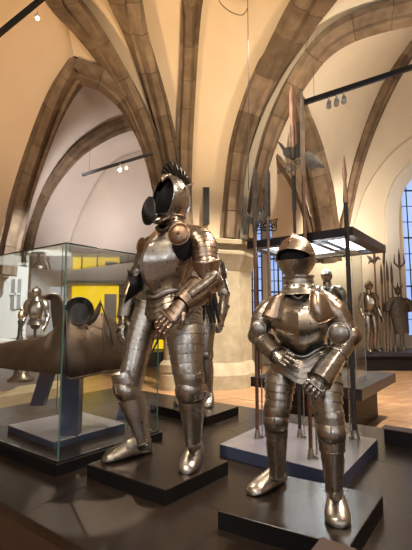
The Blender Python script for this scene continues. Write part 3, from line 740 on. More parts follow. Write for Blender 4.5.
# ---------------------------------------------------------------- vaults
def dn(x, y):      # distance of the nave-side wall and vault surface
    t = max(0.0, (235-y)/235.0)
    return 8.9 - 2.3*t**2.0
def da(x, y):      # aisle vault
    t = max(0.0, (235-y)/235.0)
    return 12.6 - 2.6*t**1.4
def Wp(pts, fn, off=0.0): return [W(x, y, fn(x,y)+off) for x, y in pts]
def px_s(pts, n):
    v = [Vector((p[0],p[1],0)) for p in pts]; out = []
    for i in range(n+1): q = cr(v, i/n); out.append((q.x,q.y))
    return out
def loft_patch(name, A, B, fa, fb, m, nu=40, nv=16, off=0.0, bulge=0.0):
    A = px_s(A, nu); B = px_s(B, nu); rows = []
    for i in range(nu+1):
        row = []
        for j in range(nv+1):
            v = j/nv; x = A[i][0]*(1-v)+B[i][0]*v; y = A[i][1]*(1-v)+B[i][1]*v
            d = fa(x,y)*(1-v)+fb(x,y)*v + off + bulge*math.sin(PI*v)
            row.append(W(x,y,d))
        rows.append(row)
    o = struct(MB().rings(rows, False, False, closed=False).build(name, m, None, True, 60))
    s = o.modifiers.new('Solidify','SOLIDIFY'); s.thickness = .12; s.offset = 1
    # make the thickness go away from the viewer side
    me = o.data; c = me.polygons[len(me.polygons)//2]
    if c.normal.dot(Vector(c.center)-Vector((0,0,EYE))) > 0: s.offset = 1
    else: s.offset = -1
    return o
archL = [(6,275),(9,250),(14,228),(23,192),(36,152),(50,115),(62,90),(75,70)]
archR = [(75,70),(88,72),(101,77),(116,88),(130,104),(142,126),(152,152),(161,190)]
rib1 = [(52,-30),(64,-2),(84,22),(106,52),(126,85),(143,120),(156,158),(166,205),(176,250)]
rib2 = [(118,-30),(127,0),(139,36),(149,68),(159,103),(168,140),(175,178),(181,215),(187,250)]
rib3 = [(193,-30),(191,10),(189,50),(187,90),(185,130),(184,165),(184,195),(186,225),(192,250)]
arc1 = [(230,240),(233,195),(239,150),(251,108),(268,68),(288,32),(309,0),(332,-32)]
arc2 = [(251,240),(254,205),(263,160),(277,118),(297,78),(325,42),(366,20),(432,4)]
rib4 = [(343,250),(345,222),(355,172),(369,128),(386,88),(402,58),(422,28),(446,0)]
loft_patch('ceiling_web_1', [(-120,285),(-120,240),(-120,180),(-120,120),(-120,80),(-120,40),(-120,0),(-120,-60)], archL+[(68,30),(52,-30)], dn, dn, PLASTER)
loft_patch('ceiling_web_2', archR, list(rib1[1:]), dn, dn, PLASTER, nv=8)
loft_patch('ceiling_web_3', [(75,70),(60,20),(52,-30)], [(84,70),(70,0),(60,-30)], dn, dn, PLASTER, nv=4, off=.14)
loft_patch('ceiling_web_4', rib1, rib2, dn, dn, PLASTER, nv=8)
loft_patch('ceiling_web_5', rib2, rib3, dn, dn, PLASTER, nv=8)
loft_patch('wall_pier', rib3[::-1], arc1, dn, dn, PLASTER, nv=10)
loft_patch('ceiling_web_6', arc1, arc2, dn, dn, PLASTER2, nv=10, bulge=.15)
loft_patch('ceiling_web_7', [(332,-32),(350,-40),(430,-50)], [(297,78),(340,30),(432,4)], dn, dn, PLASTER2, nv=8, off=.05)
# aisle vault on the bright side and the solid lunette wall
loft_patch('ceiling_web_8', [(266,165),(268,150),(277,118),(297,78),(325,42),(366,20),(432,4)], [(275,262),(300,262),(322,250),(345,222),(360,160),(386,88),(440,4)], dn, da, PLASTER2, nv=14)
loft_patch('ceiling_web_9', rib4, [(349,262),(352,235),(366,190),(388,158),(412,138),(440,122),(480,110),(560,100)], da, lambda x,y: 12.8, PLASTER2, nv=12)
# aisle vault on the dim side
innr = [(24,290),(27,250),(36,213),(52,180),(76,151),(102,133),(128,122),(170,112)]
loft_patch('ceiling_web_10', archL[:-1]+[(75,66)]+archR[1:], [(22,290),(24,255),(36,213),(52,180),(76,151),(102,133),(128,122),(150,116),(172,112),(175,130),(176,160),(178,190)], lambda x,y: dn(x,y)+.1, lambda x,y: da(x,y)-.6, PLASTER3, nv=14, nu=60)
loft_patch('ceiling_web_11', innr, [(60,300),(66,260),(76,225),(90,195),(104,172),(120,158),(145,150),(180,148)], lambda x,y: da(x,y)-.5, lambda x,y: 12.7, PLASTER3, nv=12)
# ribs
tn = 1
def rib(pts, w, dep, fn, off=-.15, n=44, m=STONE):
    global tn; tn += 1
    P = px_s(pts, n); v = [W(x,y,fn(x,y)+off) for x,y in P]
    if isinstance(w, list): w = [lerpl(w, i/n) for i in range(n+1)]
    return arch_band('trim_%d' % tn, v, w, dep, m)
rib(archL+[(77,67.5)], .44, .5, dn)
rib([(74,68)]+archR[1:], .36, .5, dn)
rib(rib1, [.30,.32,.34,.38,.38], .55, dn, -.25)
rib(rib2, [.34,.36,.38,.38,.38], .55, dn, -.22)
rib(rib3, [.36,.36,.38,.36,.34], .4, dn, -.12)
rib(arc1, [.44,.44,.48,.50,.52,.54], .6, dn, -.1)
rib(arc2, [.26,.30,.36,.38,.36,.36], .5, dn, -.1)
rib(innr, .36, .4, da, -.9)
rib(rib4, [.30,.34,.38,.42,.42], .4, da, -.25)
rib([(329,262),(326,228),(320,192),(311,152),(300,112),(290,84)], [.62,.62,.66,.60,.42,.3], .45, lambda x,y: 9.7-.0068*(262-y), 0)
rib([(316,262),(309,226),(301,200),(290,177),(277,158),(262,140),(252,130)], [.18,.18,.18,.18,.18], .3, lambda x,y: 9.8-.005*(262-y), 0)
# great pier: octagonal shaft, base and capital
pc = W(212, 350, 9.15); pc.z = 0
def octa(r, rot=0): return [(pc.x+r*math.cos(PI/8+i*PI/4+rot), pc.y+r*math.sin(PI/8+i*PI/4+rot)) for i in range(8)]
m = MB(); R0 = .93
prof = [(R0+.17,0),(R0+.17,.28),(R0+.10,.36),(R0+.08,.40),(R0+.02,.47),(R0-.02,.52),(R0-.02,2.45),(R0+.0,2.5),(R0+.10,2.72),(R0+.14,2.80),(R0+.14,2.86),(R0+.05,2.9),(R0+.05,3.0),(R0+.16,3.02),(R0+.16,3.10),(R0-.05,3.16)]
m.rings([[Vector((pc.x+r*math.cos(PI/8+i*PI/4+.3), pc.y+r*math.sin(PI/8+i*PI/4+.3), z)) for i in range(8)] for r,z in prof])
struct(m.build('column', STONE2, None, True, 20))
m = MB(); sc = W(170,360,8.3); m.lathe((sc.x,sc.y,0), UP, [(.22,0),(.22,.30),(.19,.33),(.22,.36),(.22,.5),(.17,.56),(.13,.60),(.13,3.0),(.2,3.1)], 20)
struct(m.build('column_shaft', STONE2, None, True, 30))
# ---------------------------------------------------------------- dark stage
p0 = G(0,502,.49); p1 = G(84,549.5,.49); dA = (p1-p0).normalized()
dA = Vector((math.sin(math.radians(57)), -math.cos(math.radians(57)), 0)) if False else dA
dB = Vector((-dA.y, dA.x, 0));  dB = dB if dB.y > 0 else -dB
f0 = G(241,406,.49); 
q0 = p0 - dA*2.2; q1 = p0 + dA*5.0
dep = (f0-q0).dot(dB)
poly = [q0, q1, q1+dB*dep, q0+dB*dep]
m = MB(); m.prism([(p.x,p.y) for p in poly], .44, .49, .003); o = m.build('floor_stage_top', DARKLAM, None, False); struct(o)
c = sum(poly, Vector())/4
m = MB(); m.prism([tuple((p+(c-p).normalized()*.015)[:2]) for p in poly], .0, .4395); struct(m.build('floor_stage_side', BROWNSIDE, None, False))
m = MB()    # panel joints of the stage: thin dark inlaid strips with a real thickness
for s in (.62,1.82,3.02,):
    a = q0+dB*s; b = q1+dB*s; m.box((a+b)/2+UP*(.4902-a.z), (b-a)/2, dB*.002, (0,0,.0008))
for s in (1.2,2.4,3.6,4.8,6.0):
    a = q0+dA*s; b = a+dB*dep; m.box((a+b)/2+UP*(.4902-a.z), (b-a)/2, dA*.002, (0,0,.0008))
struct(m.build('floor_stage_joint', BLACKP, None, False))

def plinth(name, L, F_, R_, z0, z1, topm, sidem, label, cat='plinth', group=None):
    """slab from three ground corners, thin top sheet and side body"""
    B_ = L + (R_-F_); pts = [(L.x,L.y),(F_.x,F_.y),(R_.x,R_.y),(B_.x,B_.y)]
    c = sum((Vector((*p,0)) for p in pts), Vector())/4
    r = thing(name, label, cat, (c.x,c.y,z0), group)
    a = MB(); a.prism(pts, z0+.0, z1-.006); a.build('body', sidem, r, False)
    a = MB(); a.prism(pts, z1-.0058, z1, .002); a.build('top_sheet', topm, r, False)
    return r, pts
plinth('plinth', G(87,464,.57), G(165.5,490,.57), G(228,461,.57), .491, .57, DARKLAM, DARKSIDE, 'dark square plinth under the tall armour with the open helmet')
plinth('plinth', G(218,510.6,.57), G(349,547,.57), G(382.7,495.5,.57), .491, .57, DARKLAM, DARKSIDE, 'dark square plinth under the small armour with the closed helmet')
plinth('plinth', G(219.6,444,.57), G(343,475,.57), G(377.5,439,.57), .491, .57, BLUETOP, BLUEGREY, 'blue-grey low plinth carrying the upright polearms')
plinth('plinth', G(150,404,.57), G(206.5,417,.57), G(238.5,406.5,.57), .491, .57, DARKLAM, DARKSIDE, 'dark plinth behind the tall armour, beside the stone pier')
a = G(384.5,444,.491); m_ = thing('display_bench', 'black display bench end at the edge of the dark stage near the wooden floor', 'bench', a)
def obox(mb, a, u, v, lu, lv, z0, z1): return mb.prism([(p.x,p.y) for p in (a, a+u*lu, a+u*lu+v*lv, a+v*lv)], z0, z1)
obox(b := MB(), a, dA, dB, 1.3, .11, .4915, .600); b.build('body', DARKSIDE, m_, False)
obox(b := MB(), a-dA*.02, dA, dB, 1.33, .12, .6002, .606); b.build('top_sheet', BROWNSIDE, m_, False)
# small brown caption block in front
a = W(321,535,1.40); b_ = W(357.5,549.5,1.33); zt_ = (a.z+b_.z)/2; ed = (b_-a); pr = Vector((ed.y,-ed.x,0)).normalized()*.14
if pr.y > 0: pr = -pr
mb = MB(); tp = [a, b_, b_+pr, a+pr]; mb.prism([(p.x,p.y) for p in tp], .491, zt_, .004)
o = mb.build('caption_block', BROWNSIDE, None, False); tag(o, 'small brown block on the stage in front of the small armour\'s plinth', 'block')

# ---------------------------------------------------------------- figures
tall_suit(); small_suit()
r = thing('suit_of_armour', 'grey suit of armour with black straps behind the tall suit, before the stone pier', 'suit of armour', G(196,403,.57))
L3 = G(198,403,.57); simple_armour(r, (L3.x,L3.y+.0,.57), math.radians(20), 1.0, STEEL, STEELD, helmet=True)
m = MB()
for x in (208,212,216):
    m.cyl(W(x-3,291,3.85), W(x+3,323,3.85), .03, .012)
m.build('hanging_strap', LEATHER, r)
stand(r, .57, G(204,398,.57), W(203,300,4.0), .02)
# armour on the far right platform
p = W(371,349,11.2); r = thing('suit_of_armour', 'far suit of armour with round closed helmet standing on a stage beside the window', 'suit of armour', (p.x,p.y,.52))
simple_armour(r, (p.x,p.y,.52), math.radians(-20), 1.08, STEELD, STEELD)

# mail shirt on a stand with spiked head
p = W(401,350,11.2); r = thing('mail_shirt', 'grey mail shirt with wide sleeves hung on a thin stand beside the leaded window', 'mail shirt', (p.x,p.y,.52))
T = template((p.x,p.y,.52), 0, 1.0)
m = MB(); limb(m, [T(0,0,1.52), T(0,0,1.40), T(0,0,1.1), T(.03,0,.75), T(.06,0,.50)], [.10,.26,.25,.22,.19], [.09,.13,.14,.13,.12], ref=Vector((0,-1,0)), n=24, steps=16, rim0=.01); m.build('shirt_body', IRON, r)
for sg in (-1,1):
    m = MB(); limb(m, [T(sg*.16,0,1.42), T(sg*.28,0,1.34), T(sg*.35,0,1.12)], [.10,.11,.10], [.12,.13,.12], ref=Vector((0,-1,0)), n=18); m.build('sleeve', IRON, r)
m = MB(); m.cyl(T(0,0,0), T(0,0,1.6), .02); m.ball(T(0,0,1.70), .1, 16, 12, (Vector((.09,0,0)),Vector((0,.1,0)),Vector((0,0,.12)))); m.cyl(T(0,0,1.8), T(0,0,1.95), .03, .004)
for q in (-1,1): m.cyl(T(q*.08,0,1.74), T(q*.16,0,1.92), .02, .004)
m.build('stand', IRON, r)

# ---------------------------------------------------------------- polearms
def flat(mb, pts, c, th, bev=.35):
    """blade outline pts [(x,z)] about centre, lens section: thick in the middle, thin edges"""
    n = len(pts); cx = sum(p[0] for p in pts)/n; cz = sum(p[1] for p in pts)/n; c = Vector(c)
    q = lambda p, s, y: c + Vector((cx+(p[0]-cx)*s, y, cz+(p[1]-cz)*s))
    r0 = [q(p,bev,-th) for p in pts]; r1 = [q(p,1,0) for p in pts]; r2 = [q(p,bev,th) for p in pts]
    return mb.rings([r0,r1,r2])
def blade(mb, bx, by, tx, ty, w, d, n=2, fuller=True):
    b = W(bx,by,d); t = W(tx,ty,d); ax = t-b; L = ax.length; ax.normalize(); X = Vector((1,0,0)); Y = Vector((0,1,0))
    rs = []
    for u, q in ((0,.6),(.02,.8),(.05,1),(.5,.95),(.85,.85),(.93,.6),(.98,.25),(1,.02)):
        c = b+ax*L*u; rs.append([c+X*w*q, c+Y*.006*q+X*w*.3*q, c+Y*.009*q, c+Y*.006*q-X*w*.3*q, c-X*w*q, c-Y*.006*q-X*w*.3*q, c-Y*.009*q, c-Y*.006*q+X*w*.3*q])
    return mb.rings(rs)
def pole(name, label, bx, by, ty, r, mt, z=.57, d=None, group=None, foot=True):
    b = G(bx,by,z) if d is None else W(bx,by,d); D = b.y
    r_ = thing(name, label, 'polearm', b, group); t = Vector((b.x, b.y, W(206,ty,D).z))
    m = MB(); m.cyl(b+UP*.002, t, r, r*.92, 14); m.build('shaft', mt, r_)
    if foot:
        m = MB(); m.cyl(b+UP*.001, b+UP*.035, r*1.9, r*1.6); m.cyl(b+UP*.035, b+UP*.06, r*1.35); m.build('foot_socket', STEEL, r_)
    return r_, b, t
def PX(t, D): # pixel position of a world point
    v = Vector((t.x,t.y,t.z-EYE)); f = v.y*CT+v.z*ST; u = -v.y*ST+v.z*CT; return 206+FPX*v.x/f, 275-FPX*u/f
# winged partisan
r_, b, t = pole('winged_spear', 'winged spear with one long blade between two curved side blades, on a brown shaft', 257.5, 438, 224, .013, WOODPOLE)
D = b.y; x0, y0 = PX(t, D)
m = MB(); blade(m, x0, y0+3, x0+.5, 165, .021, D); m.cyl(t-UP*.06, t+UP*.05, .016, .02); m.build('blade', IRON, r_)
s = D/FPX
for sg in (-1,1):
    m = MB(); pts = [(0,-.0),(sg*.03,.015),(sg*.055,.05),(sg*.07,.10),(sg*.085,.16),(sg*.075,.09),(sg*.078,.03),(sg*.10,.045),(sg*.085,.0),(sg*.075,-.025),(sg*.06,-.045),(sg*.045,-.03),(sg*.03,-.05),(sg*.012,-.035),(0,-.05)]
    flat(m, pts, t+UP*.045, .006, .6); m.build('side_blade', IRON, r_)
# pierced halberd behind the small helmet
r_, b, t = pole('pierced_halberd', 'halberd with pierced fretwork axe blade, standing behind the small helmet', 271.5, 433, 216, .011, PALEWOOD)
D = b.y; x0, y0 = PX(t, D)
m = MB(); blade(m, x0, y0+2, x0+.3, 168, .022, D); m.build('spike', IRON, r_)
z0 = W(206,226,D).z; c = Vector((b.x, b.y, z0)); m = MB()
def ringp(mb, cx, cz, r, rr=.0045, n=14):
    for i in range(n):
        a0, a1 = 2*PI*i/n, 2*PI*(i+1)/n
        mb.cyl(c+Vector((cx+math.cos(a0)*r,0,cz+math.sin(a0)*r)), c+Vector((cx+math.cos(a1)*r,0,cz+math.sin(a1)*r)), rr, n=6)
for cx,cz,rr in ((-.02,.005,.018),(-.048,0,.014),(-.07,-.004,.010),(.02,.012,.016),(.02,-.018,.015),(.045,.0,.014),(.0,.035,.010),(0,-.035,.010),(-.035,.022,.010),(-.035,-.02,.010),(.055,.024,.010)): ringp(m,cx,cz,rr)
edge = [(-.105,-.045),(-.09,.0),(-.06,.034),(-.02,.046),(.02,.042),(.05,.05),(.08,.06),(.068,.03),(.07,-.01),(.06,-.04),(.02,-.036),(-.03,-.038),(-.07,-.03),(-.105,-.045)]
for i in range(len(edge)-1): m.cyl(c+Vector((edge[i][0],0,edge[i][1])), c+Vector((edge[i+1][0],0,edge[i+1][1])), .005, n=8)
m.build('axe_blade', BLACKM, r_)
# tall halberd with coppery spike
r_, b, t = pole('tall_halberd', 'tall halberd with long reddish spike and star-shaped grey axe on a black shaft', 300, 437, 176, .0125, DARKPOLE)
D = b.y; x0, y0 = PX(t, D)
m = MB(); blade(m, x0, 156, x0-1.6, 84, .029, D); m.build('spike', COPPERY, r_)
m = MB(); zc = W(206,152,D).z; c = Vector((b.x, b.y, zc)); m.cyl(c-UP*.06, c+UP*.03, .022, .026)
for sg in (-1,1): m.box(Vector((b.x+sg*.014, b.y, (t.z+zc-.06)/2)), (.003,0,0),(0,.008,0),(0,0,(zc-.06-t.z)/2+.28))
m.build('socket', IRON, r_)
k = D/FPX
def P2(pts): return [((x-x0+.5)*k, -(y-152)*k) for x,y in pts]
m = MB(); flat(m, P2([(276,139),(281,146),(285,147.5),(291,146),(297,147),(300,140),(299.5,150),(303,155),(298,158.5),(292,160),(285,158),(283,155),(282,150)]), c, .007, .6); m.build('axe_blade', IRON, r_)
m = MB()
# second broad pierced halberd
r_, b, t = pole('broad_halberd', 'halberd with long slim blade and broad pierced crescent on a reddish brown shaft', 311, 458, 176, .0125, WOODPOLE)
D = b.y; x0, y0 = PX(t, D)
m = MB(); blade(m, x0, y0+2, x0-1.5, 90, .017, D); m.build('blade', PALEWOOD, r_)
zc = W(206,160,D).z; c = Vector((b.x, b.y-.0, zc)); k = D/FPX
def P3(pts): return [((x-x0)*k, -(y-160)*k) for x,y in pts]
m = MB(); flat(m, P3([(x0+1,152),(x0+6,150),(x0+10,153),(x0+17,146),(x0+14,155),(x0+19,160),(x0+23,169),(x0+15,168),(x0+9,172),(x0+7,166),(x0+1,168)]), c, .006, .65); m.build('axe_blade', IRON, r_)
m = MB()
for cx,cy,rr in ((x0-5,162,2.4),(x0-10,164,2.6),(x0-15,167,2.3),(x0-20,170,2.0),(x0-9,170,1.8),(x0-25,173,1.5),(x0-14,172,1.5)):
    cc = c; 
    for i in range(12):
        a0, a1 = 2*PI*i/12, 2*PI*(i+1)/12
        m.cyl(c+Vector(((cx-x0+rr*math.cos(a0))*k,0,-(cy-160+rr*math.sin(a0))*k)), c+Vector(((cx-x0+rr*math.cos(a1))*k,0,-(cy-160+rr*math.sin(a1))*k)), .0035, n=6)
m.build('pierced_fluke', IRON, r_)
# spear with studded black shaft
r_, b, t = pole('spear', 'spear with leaf-shaped point on a thick studded black shaft', 355, 438, 201, .0185, DARKPOLE)
D = b.y; x0, y0 = PX(t, D)
m = MB(); pts = []
rs = []; tip = Vector((t.x,t.y,W(206,154,D).z)); n = 12
for u, w_, d_ in ((-.04,.02,.02),(0,.022,.022),(.25,.014,.012),(.42,.013,.008),(.55,.021,.008),(.75,.015,.006),(.9,.008,.004),(1,.001,.001)):
    cc = t.lerp(tip,u); rs.append([cc+Vector((math.cos(2*PI*i/n)*w_, math.sin(2*PI*i/n)*d_, 0)) for i in range(n)])
m.rings(rs); m.build('point', COPPERY, r_)
sm_ = MB(); sm_.cyl(b+UP*.002, t, .0185, .017, 14)
for j in range(34):
    for q in range(3):
        a0 = q*2.1+j*.9; sm_.ball(b+UP*(.2+j*.042)+Vector((math.cos(a0)*.0185,math.sin(a0)*.0185,0)), .0035, 5, 3)
old = [c_ for c_ in C.objects if c_.parent == r_ and c_.name.startswith('shaft')]
for c_ in old: bpy.data.objects.remove(c_)
sm_.build('shaft', DARKPOLE, r_)
# clear support rods
for i, (x, y, top) in enumerate(((262.5,438,347),(317,459,330),(350.5,439,350),(304.5,438,330))):
    b = G(x,y,.57); t = Vector((b.x,b.y,W(206,top,b.y).z)); r_ = thing('support_rod', ('slim steel rod beside the winged spear','slim steel rod beside the broad halberd shaft','slim steel rod beside the studded spear shaft','slim steel rod beside the black shaft of the tall halberd')[i], 'rod', b, 'rods holding the polearms')
    m = MB(); m.cyl(b+UP*.002, t, .0055); m.build('tube', STEELB, r_); m = MB(); m.cyl(b+UP*.001, b+UP*.02, .012); m.build('foot', STEEL, r_)
# far polearms against the window wall
far = [(378.5,348,262,'halberd',True),(388,348,264,'glaive',False),(391,349,280,'spear',False),(395.5,349,282,'spear',False),(404,349,268,'fork',False),(385,348,283,'spear',False)]
labs = ['far halberd with small axe and spike beside the far suit of armour','far glaive with long curved blade between the far suit and mail shirt','far thin spear just beyond the far glaive','far thin spear close beside the mail shirt','far fork-topped pole rising behind the mail shirt','far short spear next to the far suit\'s elbow']
for (x,y,ty,kd,_), lb in zip(far, labs):
    b = W(x,y,11.45); b.z = .505; t = Vector((b.x,b.y,W(206,ty,11.45).z)); r_ = thing('far_'+kd, lb, 'polearm', b)
    m = MB(); m.cyl(b, t, .028, .024, 10); m.build('shaft', PALEWOOD, r_)
    m = MB()
    L = .6
    rs = [[t+UP*L*u+Vector((.06*u*u*(1 if kd=='glaive' else 0)+math.cos(a_)*w_,math.sin(a_)*w_*.3,0)) for a_ in [2*PI*i/8 for i in range(8)]] for u,w_ in ((-.1,.035),(.1,.04),(.6,.035),(1,.003))]
    m.rings(rs)
    if kd == 'halberd': flat(m, [(0,-.02),(-.12,.12),(-.24,.16),(-.16,.0),(-.2,-.12),(-.1,-.06),(0,-.12),(.12,.05),(.2,.02),(.12,.12),(0,.08)], t+UP*.05, .015, .6)
    if kd == 'fork':
        for sg in (-1,1): m.cyl(t, t+Vector((sg*.15,0,.15)), .025); m.cyl(t+Vector((sg*.15,0,.15)), t+Vector((sg*.13,0,.42)), .025, .005)
    m.build('head', IRON, r_)
# far stage
for nm, x0,x1,y0,y1,z0,z1,lb in (('stage_block', wx(354,350,11.0), 9.5, 11.0, 12.6, 0, .5, 'long dark stage block under the far armour and polearms'),):
    r_ = thing(nm, lb, 'stage', ((x0+x1)/2,(y0+y1)/2,0)); m = MB(); m.box(((x0+x1)/2,(y0+y1)/2,.2),((x1-x0)/2-.1,0,0),(0,(y1-y0)/2-.1,0),(0,0,.2)); m.build('base', DARKSIDE, r_, False)
    m = MB(); m.box(((x0+x1)/2,(y0+y1)/2,.45),((x1-x0)/2,0,0),(0,(y1-y0)/2,0),(0,0,.05)); m.build('top_slab', HOODM, r_, False)

# ---------------------------------------------------------------- ceiling-high vitrine behind the small suit
zb = 2.47
Nn = W(353,235,4.75); N_ = Vector((Nn.x,Nn.y,0)); Rr = W(386,253,6.06); R_ = Vector((Rr.x,Rr.y,0)); Ll = W(247,249,5.75); L_ = Vector((Ll.x,Ll.y,0))
zb = Nn.z
ctr = (R_+L_)/2
vit = thing('display_case', 'glass display case with black lit hood and dark base behind the small suit of armour', 'display case', (ctr.x,ctr.y,0))
B_ = L_+(R_-N_)
quad = [L_,N_,R_,B_]
def inset(q, d):
    c = sum(q, Vector())/4; e1 = (q[1]-q[0]).normalized(); e2 = (q[2]-q[1]).normalized(); return [q[0]+e1*d+e2*d, q[1]-e1*d+e2*d, q[2]-e1*d-e2*d, q[3]+e1*d-e2*d]
m = MB()       # hood as a frame with recessed light trays
i1 = inset(quad, .16)
def frame(mb, qo, qi, z0, z1):
    for i in range(4):
        j = (i+1)%4; a,b,c2,d = qo[i],qo[j],qi[j],qi[i]; mb.prism([(p.x,p.y) for p in (a,b,c2,d)], z0, z1)
frame(m, quad, i1, zb, zb+.10); m.prism([(p.x,p.y) for p in quad], zb+.10, zb+.11)
e1 = (N_-L_); e2 = (R_-N_); u1 = e1.normalized(); u2 = e2.normalized()
mid = [L_+e1*.60, L_+e1*.66, L_+e1*.66+e2, L_+e1*.60+e2]; m.prism([(p.x,p.y) for p in mid], zb, zb+.10)
m.build('hood', HOODM, vit, False)
for (a,b) in ((.08,.56),(.70,.93)):
    m = MB(); q = [L_+e1*a+e2*.14, L_+e1*b+e2*.14, L_+e1*b+e2*.86, L_+e1*a+e2*.86]; m.prism([(p.x,p.y) for p in q], zb+.05, zb+.06); m.build('light_panel', LEDW, vit, False)
def gbox(parent, pts, z0, z1, top=True, edge=GEDGE, th=.005):
    n = len(pts)
    for i in range(n):
        a, b = pts[i], pts[(i+1)%n]; d = (b-a).normalized(); nn = Vector((d.y,-d.x,0))
        m = MB(); m.box((a+b)/2+UP*((z0+z1)/2), (b-a)/2-d*.008, nn*th, (0,0,(z1-z0)/2)); m.build('glass_pane', GLASS, parent, False)
    for p in pts:
        m = MB(); m.cyl(p+UP*z0, p+UP*z1, .0055, n=8); m.build('corner_joint', edge, parent)
    if top:
        m = MB(); c = sum(pts, Vector())/n; m.prism([(p.x,p.y) for p in inset(pts,.006)], z1-.012, z1-.002); m.build('glass_top', GLASS, parent, False)
        m = MB()
        for i in range(n): m.cyl(pts[i]+UP*z1, pts[(i+1)%n]+UP*z1, .0055, n=8)
        m.build('top_joint', TOPEDGE, parent)
gq = [L_+e1*.30+e2*.16, L_+e1*.93+e2*.16, L_+e1*.93+e2*.42, L_+e1*.30+e2*.42]
bq = [L_+e1*.05-e2*.04, L_+e1*1.03-e2*.04, L_+e1*1.03+e2*1.0, L_+e1*.05+e2*1.0]
m = MB(); m.prism([(p.x,p.y) for p in bq], .50, .63, .004); m.build('base_slab', HOODM, vit, False)
m = MB(); m.prism([(p.x,p.y) for p in inset(bq,.22)], 0, .50); m.build('base_foot', DARKSIDE, vit, False)
GE2 = mat('pale_glass_edge', (.45,.55,.6), .15)
gbox(vit, gq, .631, zb-.12, True, GE2)
m = MB()
for p in (gq[3],): m.cyl(p+UP*.63, p+UP*zb, .012)
for p in (quad[0]+u1*.1+u2*.1, quad[3]+u1*.1-u2*.1): m.cyl(p+UP*.63, p+UP*(zb+.02), .03)
m.build('hood_post', BLACKP, vit)
cpos = L_+e1*.66+e2*.29
r_ = thing('half_armour', 'half suit of bright armour with helmet inside the hooded glass case', 'half armour', (cpos.x,cpos.y,.631))
simple_armour(r_, (cpos.x,cpos.y,.631+.02+.02), math.radians(30), .80, STEELD, STEELD, legs=False)
m = MB(); m.cyl((cpos.x,cpos.y,.633), (cpos.x,cpos.y,1.4), .025); m.cyl((cpos.x,cpos.y,.633), (cpos.x,cpos.y,.65), .15); m.build('stand', BLACKP, r_)

# ---------------------------------------------------------------- glass case with the horse armour
N_ = G(58,461,.57); R_ = G(157,430.5,.57); Ld = (G(0,440,.57)-N_).normalized(); L_ = N_+Ld*1.35
for p in (N_,R_,L_): p.z = 0
B_ = L_+(R_-N_); pts = [L_,N_,R_,B_]; ctr = sum(pts, Vector())/4
vt = thing('display_case', 'large clear glass case on a dark base holding the brown horse armour', 'display case', (ctr.x,ctr.y,.491))
m = MB(); o4 = inset(pts,-.03); m.prism([(p.x,p.y) for p in o4], .491, .560, .002); m.build('base', DARKSIDE, vt, False)
m = MB(); m.prism([(p.x,p.y) for p in inset(pts,-.012)], .5601, .570); m.build('base_sheet', DARKLAM, vt, False)
ztop = W(68,243,N_.y).z
gbox(vt, pts, .5705, ztop)
# inner plinth
n2 = G(53.5,442,.62); l2 = G(8,425,.62); r2 = G(125,423,.62); l2 = n2+(l2-n2)*1.0
plinth('plinth', Vector((l2.x,l2.y,0)), Vector((n2.x,n2.y,0)), Vector((r2.x,r2.y,0)), .571, .62, BLUETOP, BLUEGREY, 'blue-grey plinth under the horse armour inside the glass case')
# horse armour on its trestle
c0 = W(70,405,2.72); ha = thing('horse_armour', 'brown steel horse armour with saddle on a blue-grey trestle inside the glass case', 'horse armour', (c0.x,c0.y,.621))
def legbox(mb, a, b, w, d):
    a, b = Vector(a), Vector(b); ax = (b-a)/2; mb.box((a+b)/2, ax, Vector((w,0,0)), Vector((0,d,0)))
m = MB(); a = G(71,434,.621); legbox(m, a, Vector((a.x,a.y,W(71,372,a.y).z+.12)), .062, .05); m.build('trestle_post', BLUEGREY, ha, False)
m = MB(); legbox(m, W(122,419,3.14), W(135,368,3.18), .04, .03); m.build('trestle_leg', BLUEGREY, ha, False)
m = MB(); legbox(m, W(38,405,3.05), W(50,366,3.0), .05, .03); m.build('trestle_leg', BLUEGREY, ha, False)
# body: half-barrel shell
def shell_loft(secs, n=18):
    """secs: (pixel x centre, top y, bottom y, half depth, dist) arching over front to back"""
    rows = []
    for (x, yt, yb, hd, d, lean) in secs:
        row = []
        for i in range(n+1):
            a = PI*i/n; f = math.sin(a); y = yb+(yt-yb)*f**.75; dd = d - math.cos(a)*hd
            row.append(W(x+lean*(1-f), y, dd))
        rows.append(row)
    return rows
secs = [(66,303,377,.18,2.86,1),(70,309,379,.25,2.93,0),(78,313,378,.27,2.97,0),(86,314,376,.28,3.01,0),(94,314,374,.28,3.06,1),(102,313,372,.27,3.11,3),(110,316,371,.23,3.19,5),(116,321,370,.20,3.22,7),(121,329,369,.16,3.23,8),(124,342,368,.12,3.18,9)]
def multi(secs, n):
    out = []
    for i in range(n+1):
        x = i/n*(len(secs)-1); j = min(int(x),len(secs)-2); f = x-j; out.append(tuple(secs[j][q]*(1-f)+secs[j+1][q]*f for q in range(6)))
    return out
m = MB(); m.rings(shell_loft(multi(secs,30)), False, False, closed=False); o = m.build('crupper', RUST, ha, True, 60); sd = o.modifiers.new('Solidify','SOLIDIFY'); sd.thickness = .008
m = MB(); rr = shell_loft([secs[5]]); 
for i in range(1,len(rr[0])-1): 
    if i < 16: m.cyl(rr[0][i], rr[0][i+1], .006, n=6)
m.build('crupper_strap', RUST, o); m = MB()
rim = [s_[0] for s_ in shell_loft(multi(secs,30))]
for i in range(len(rim)-1): m.cyl(rim[i], rim[i+1], .008, n=8)
m.build('crupper_rim', RUST, o)
# left hand large peytral plate
secs2 = [(-12,352,366,.12,3.30,0),(2,343,368,.19,3.20,0),(16,340,370,.22,3.12,0),(30,339,371,.24,3.05,0),(44,337,373,.25,2.98,0),(54,328,374,.24,2.93,0),(64,310,374,.18,2.87,0)]
m = MB(); m.rings(shell_loft(multi(secs2,24)), False, False, closed=False); o = m.build('flank_plate', RUST, ha, True, 60); sd = o.modifiers.new('Solidify','SOLIDIFY'); sd.thickness = .008
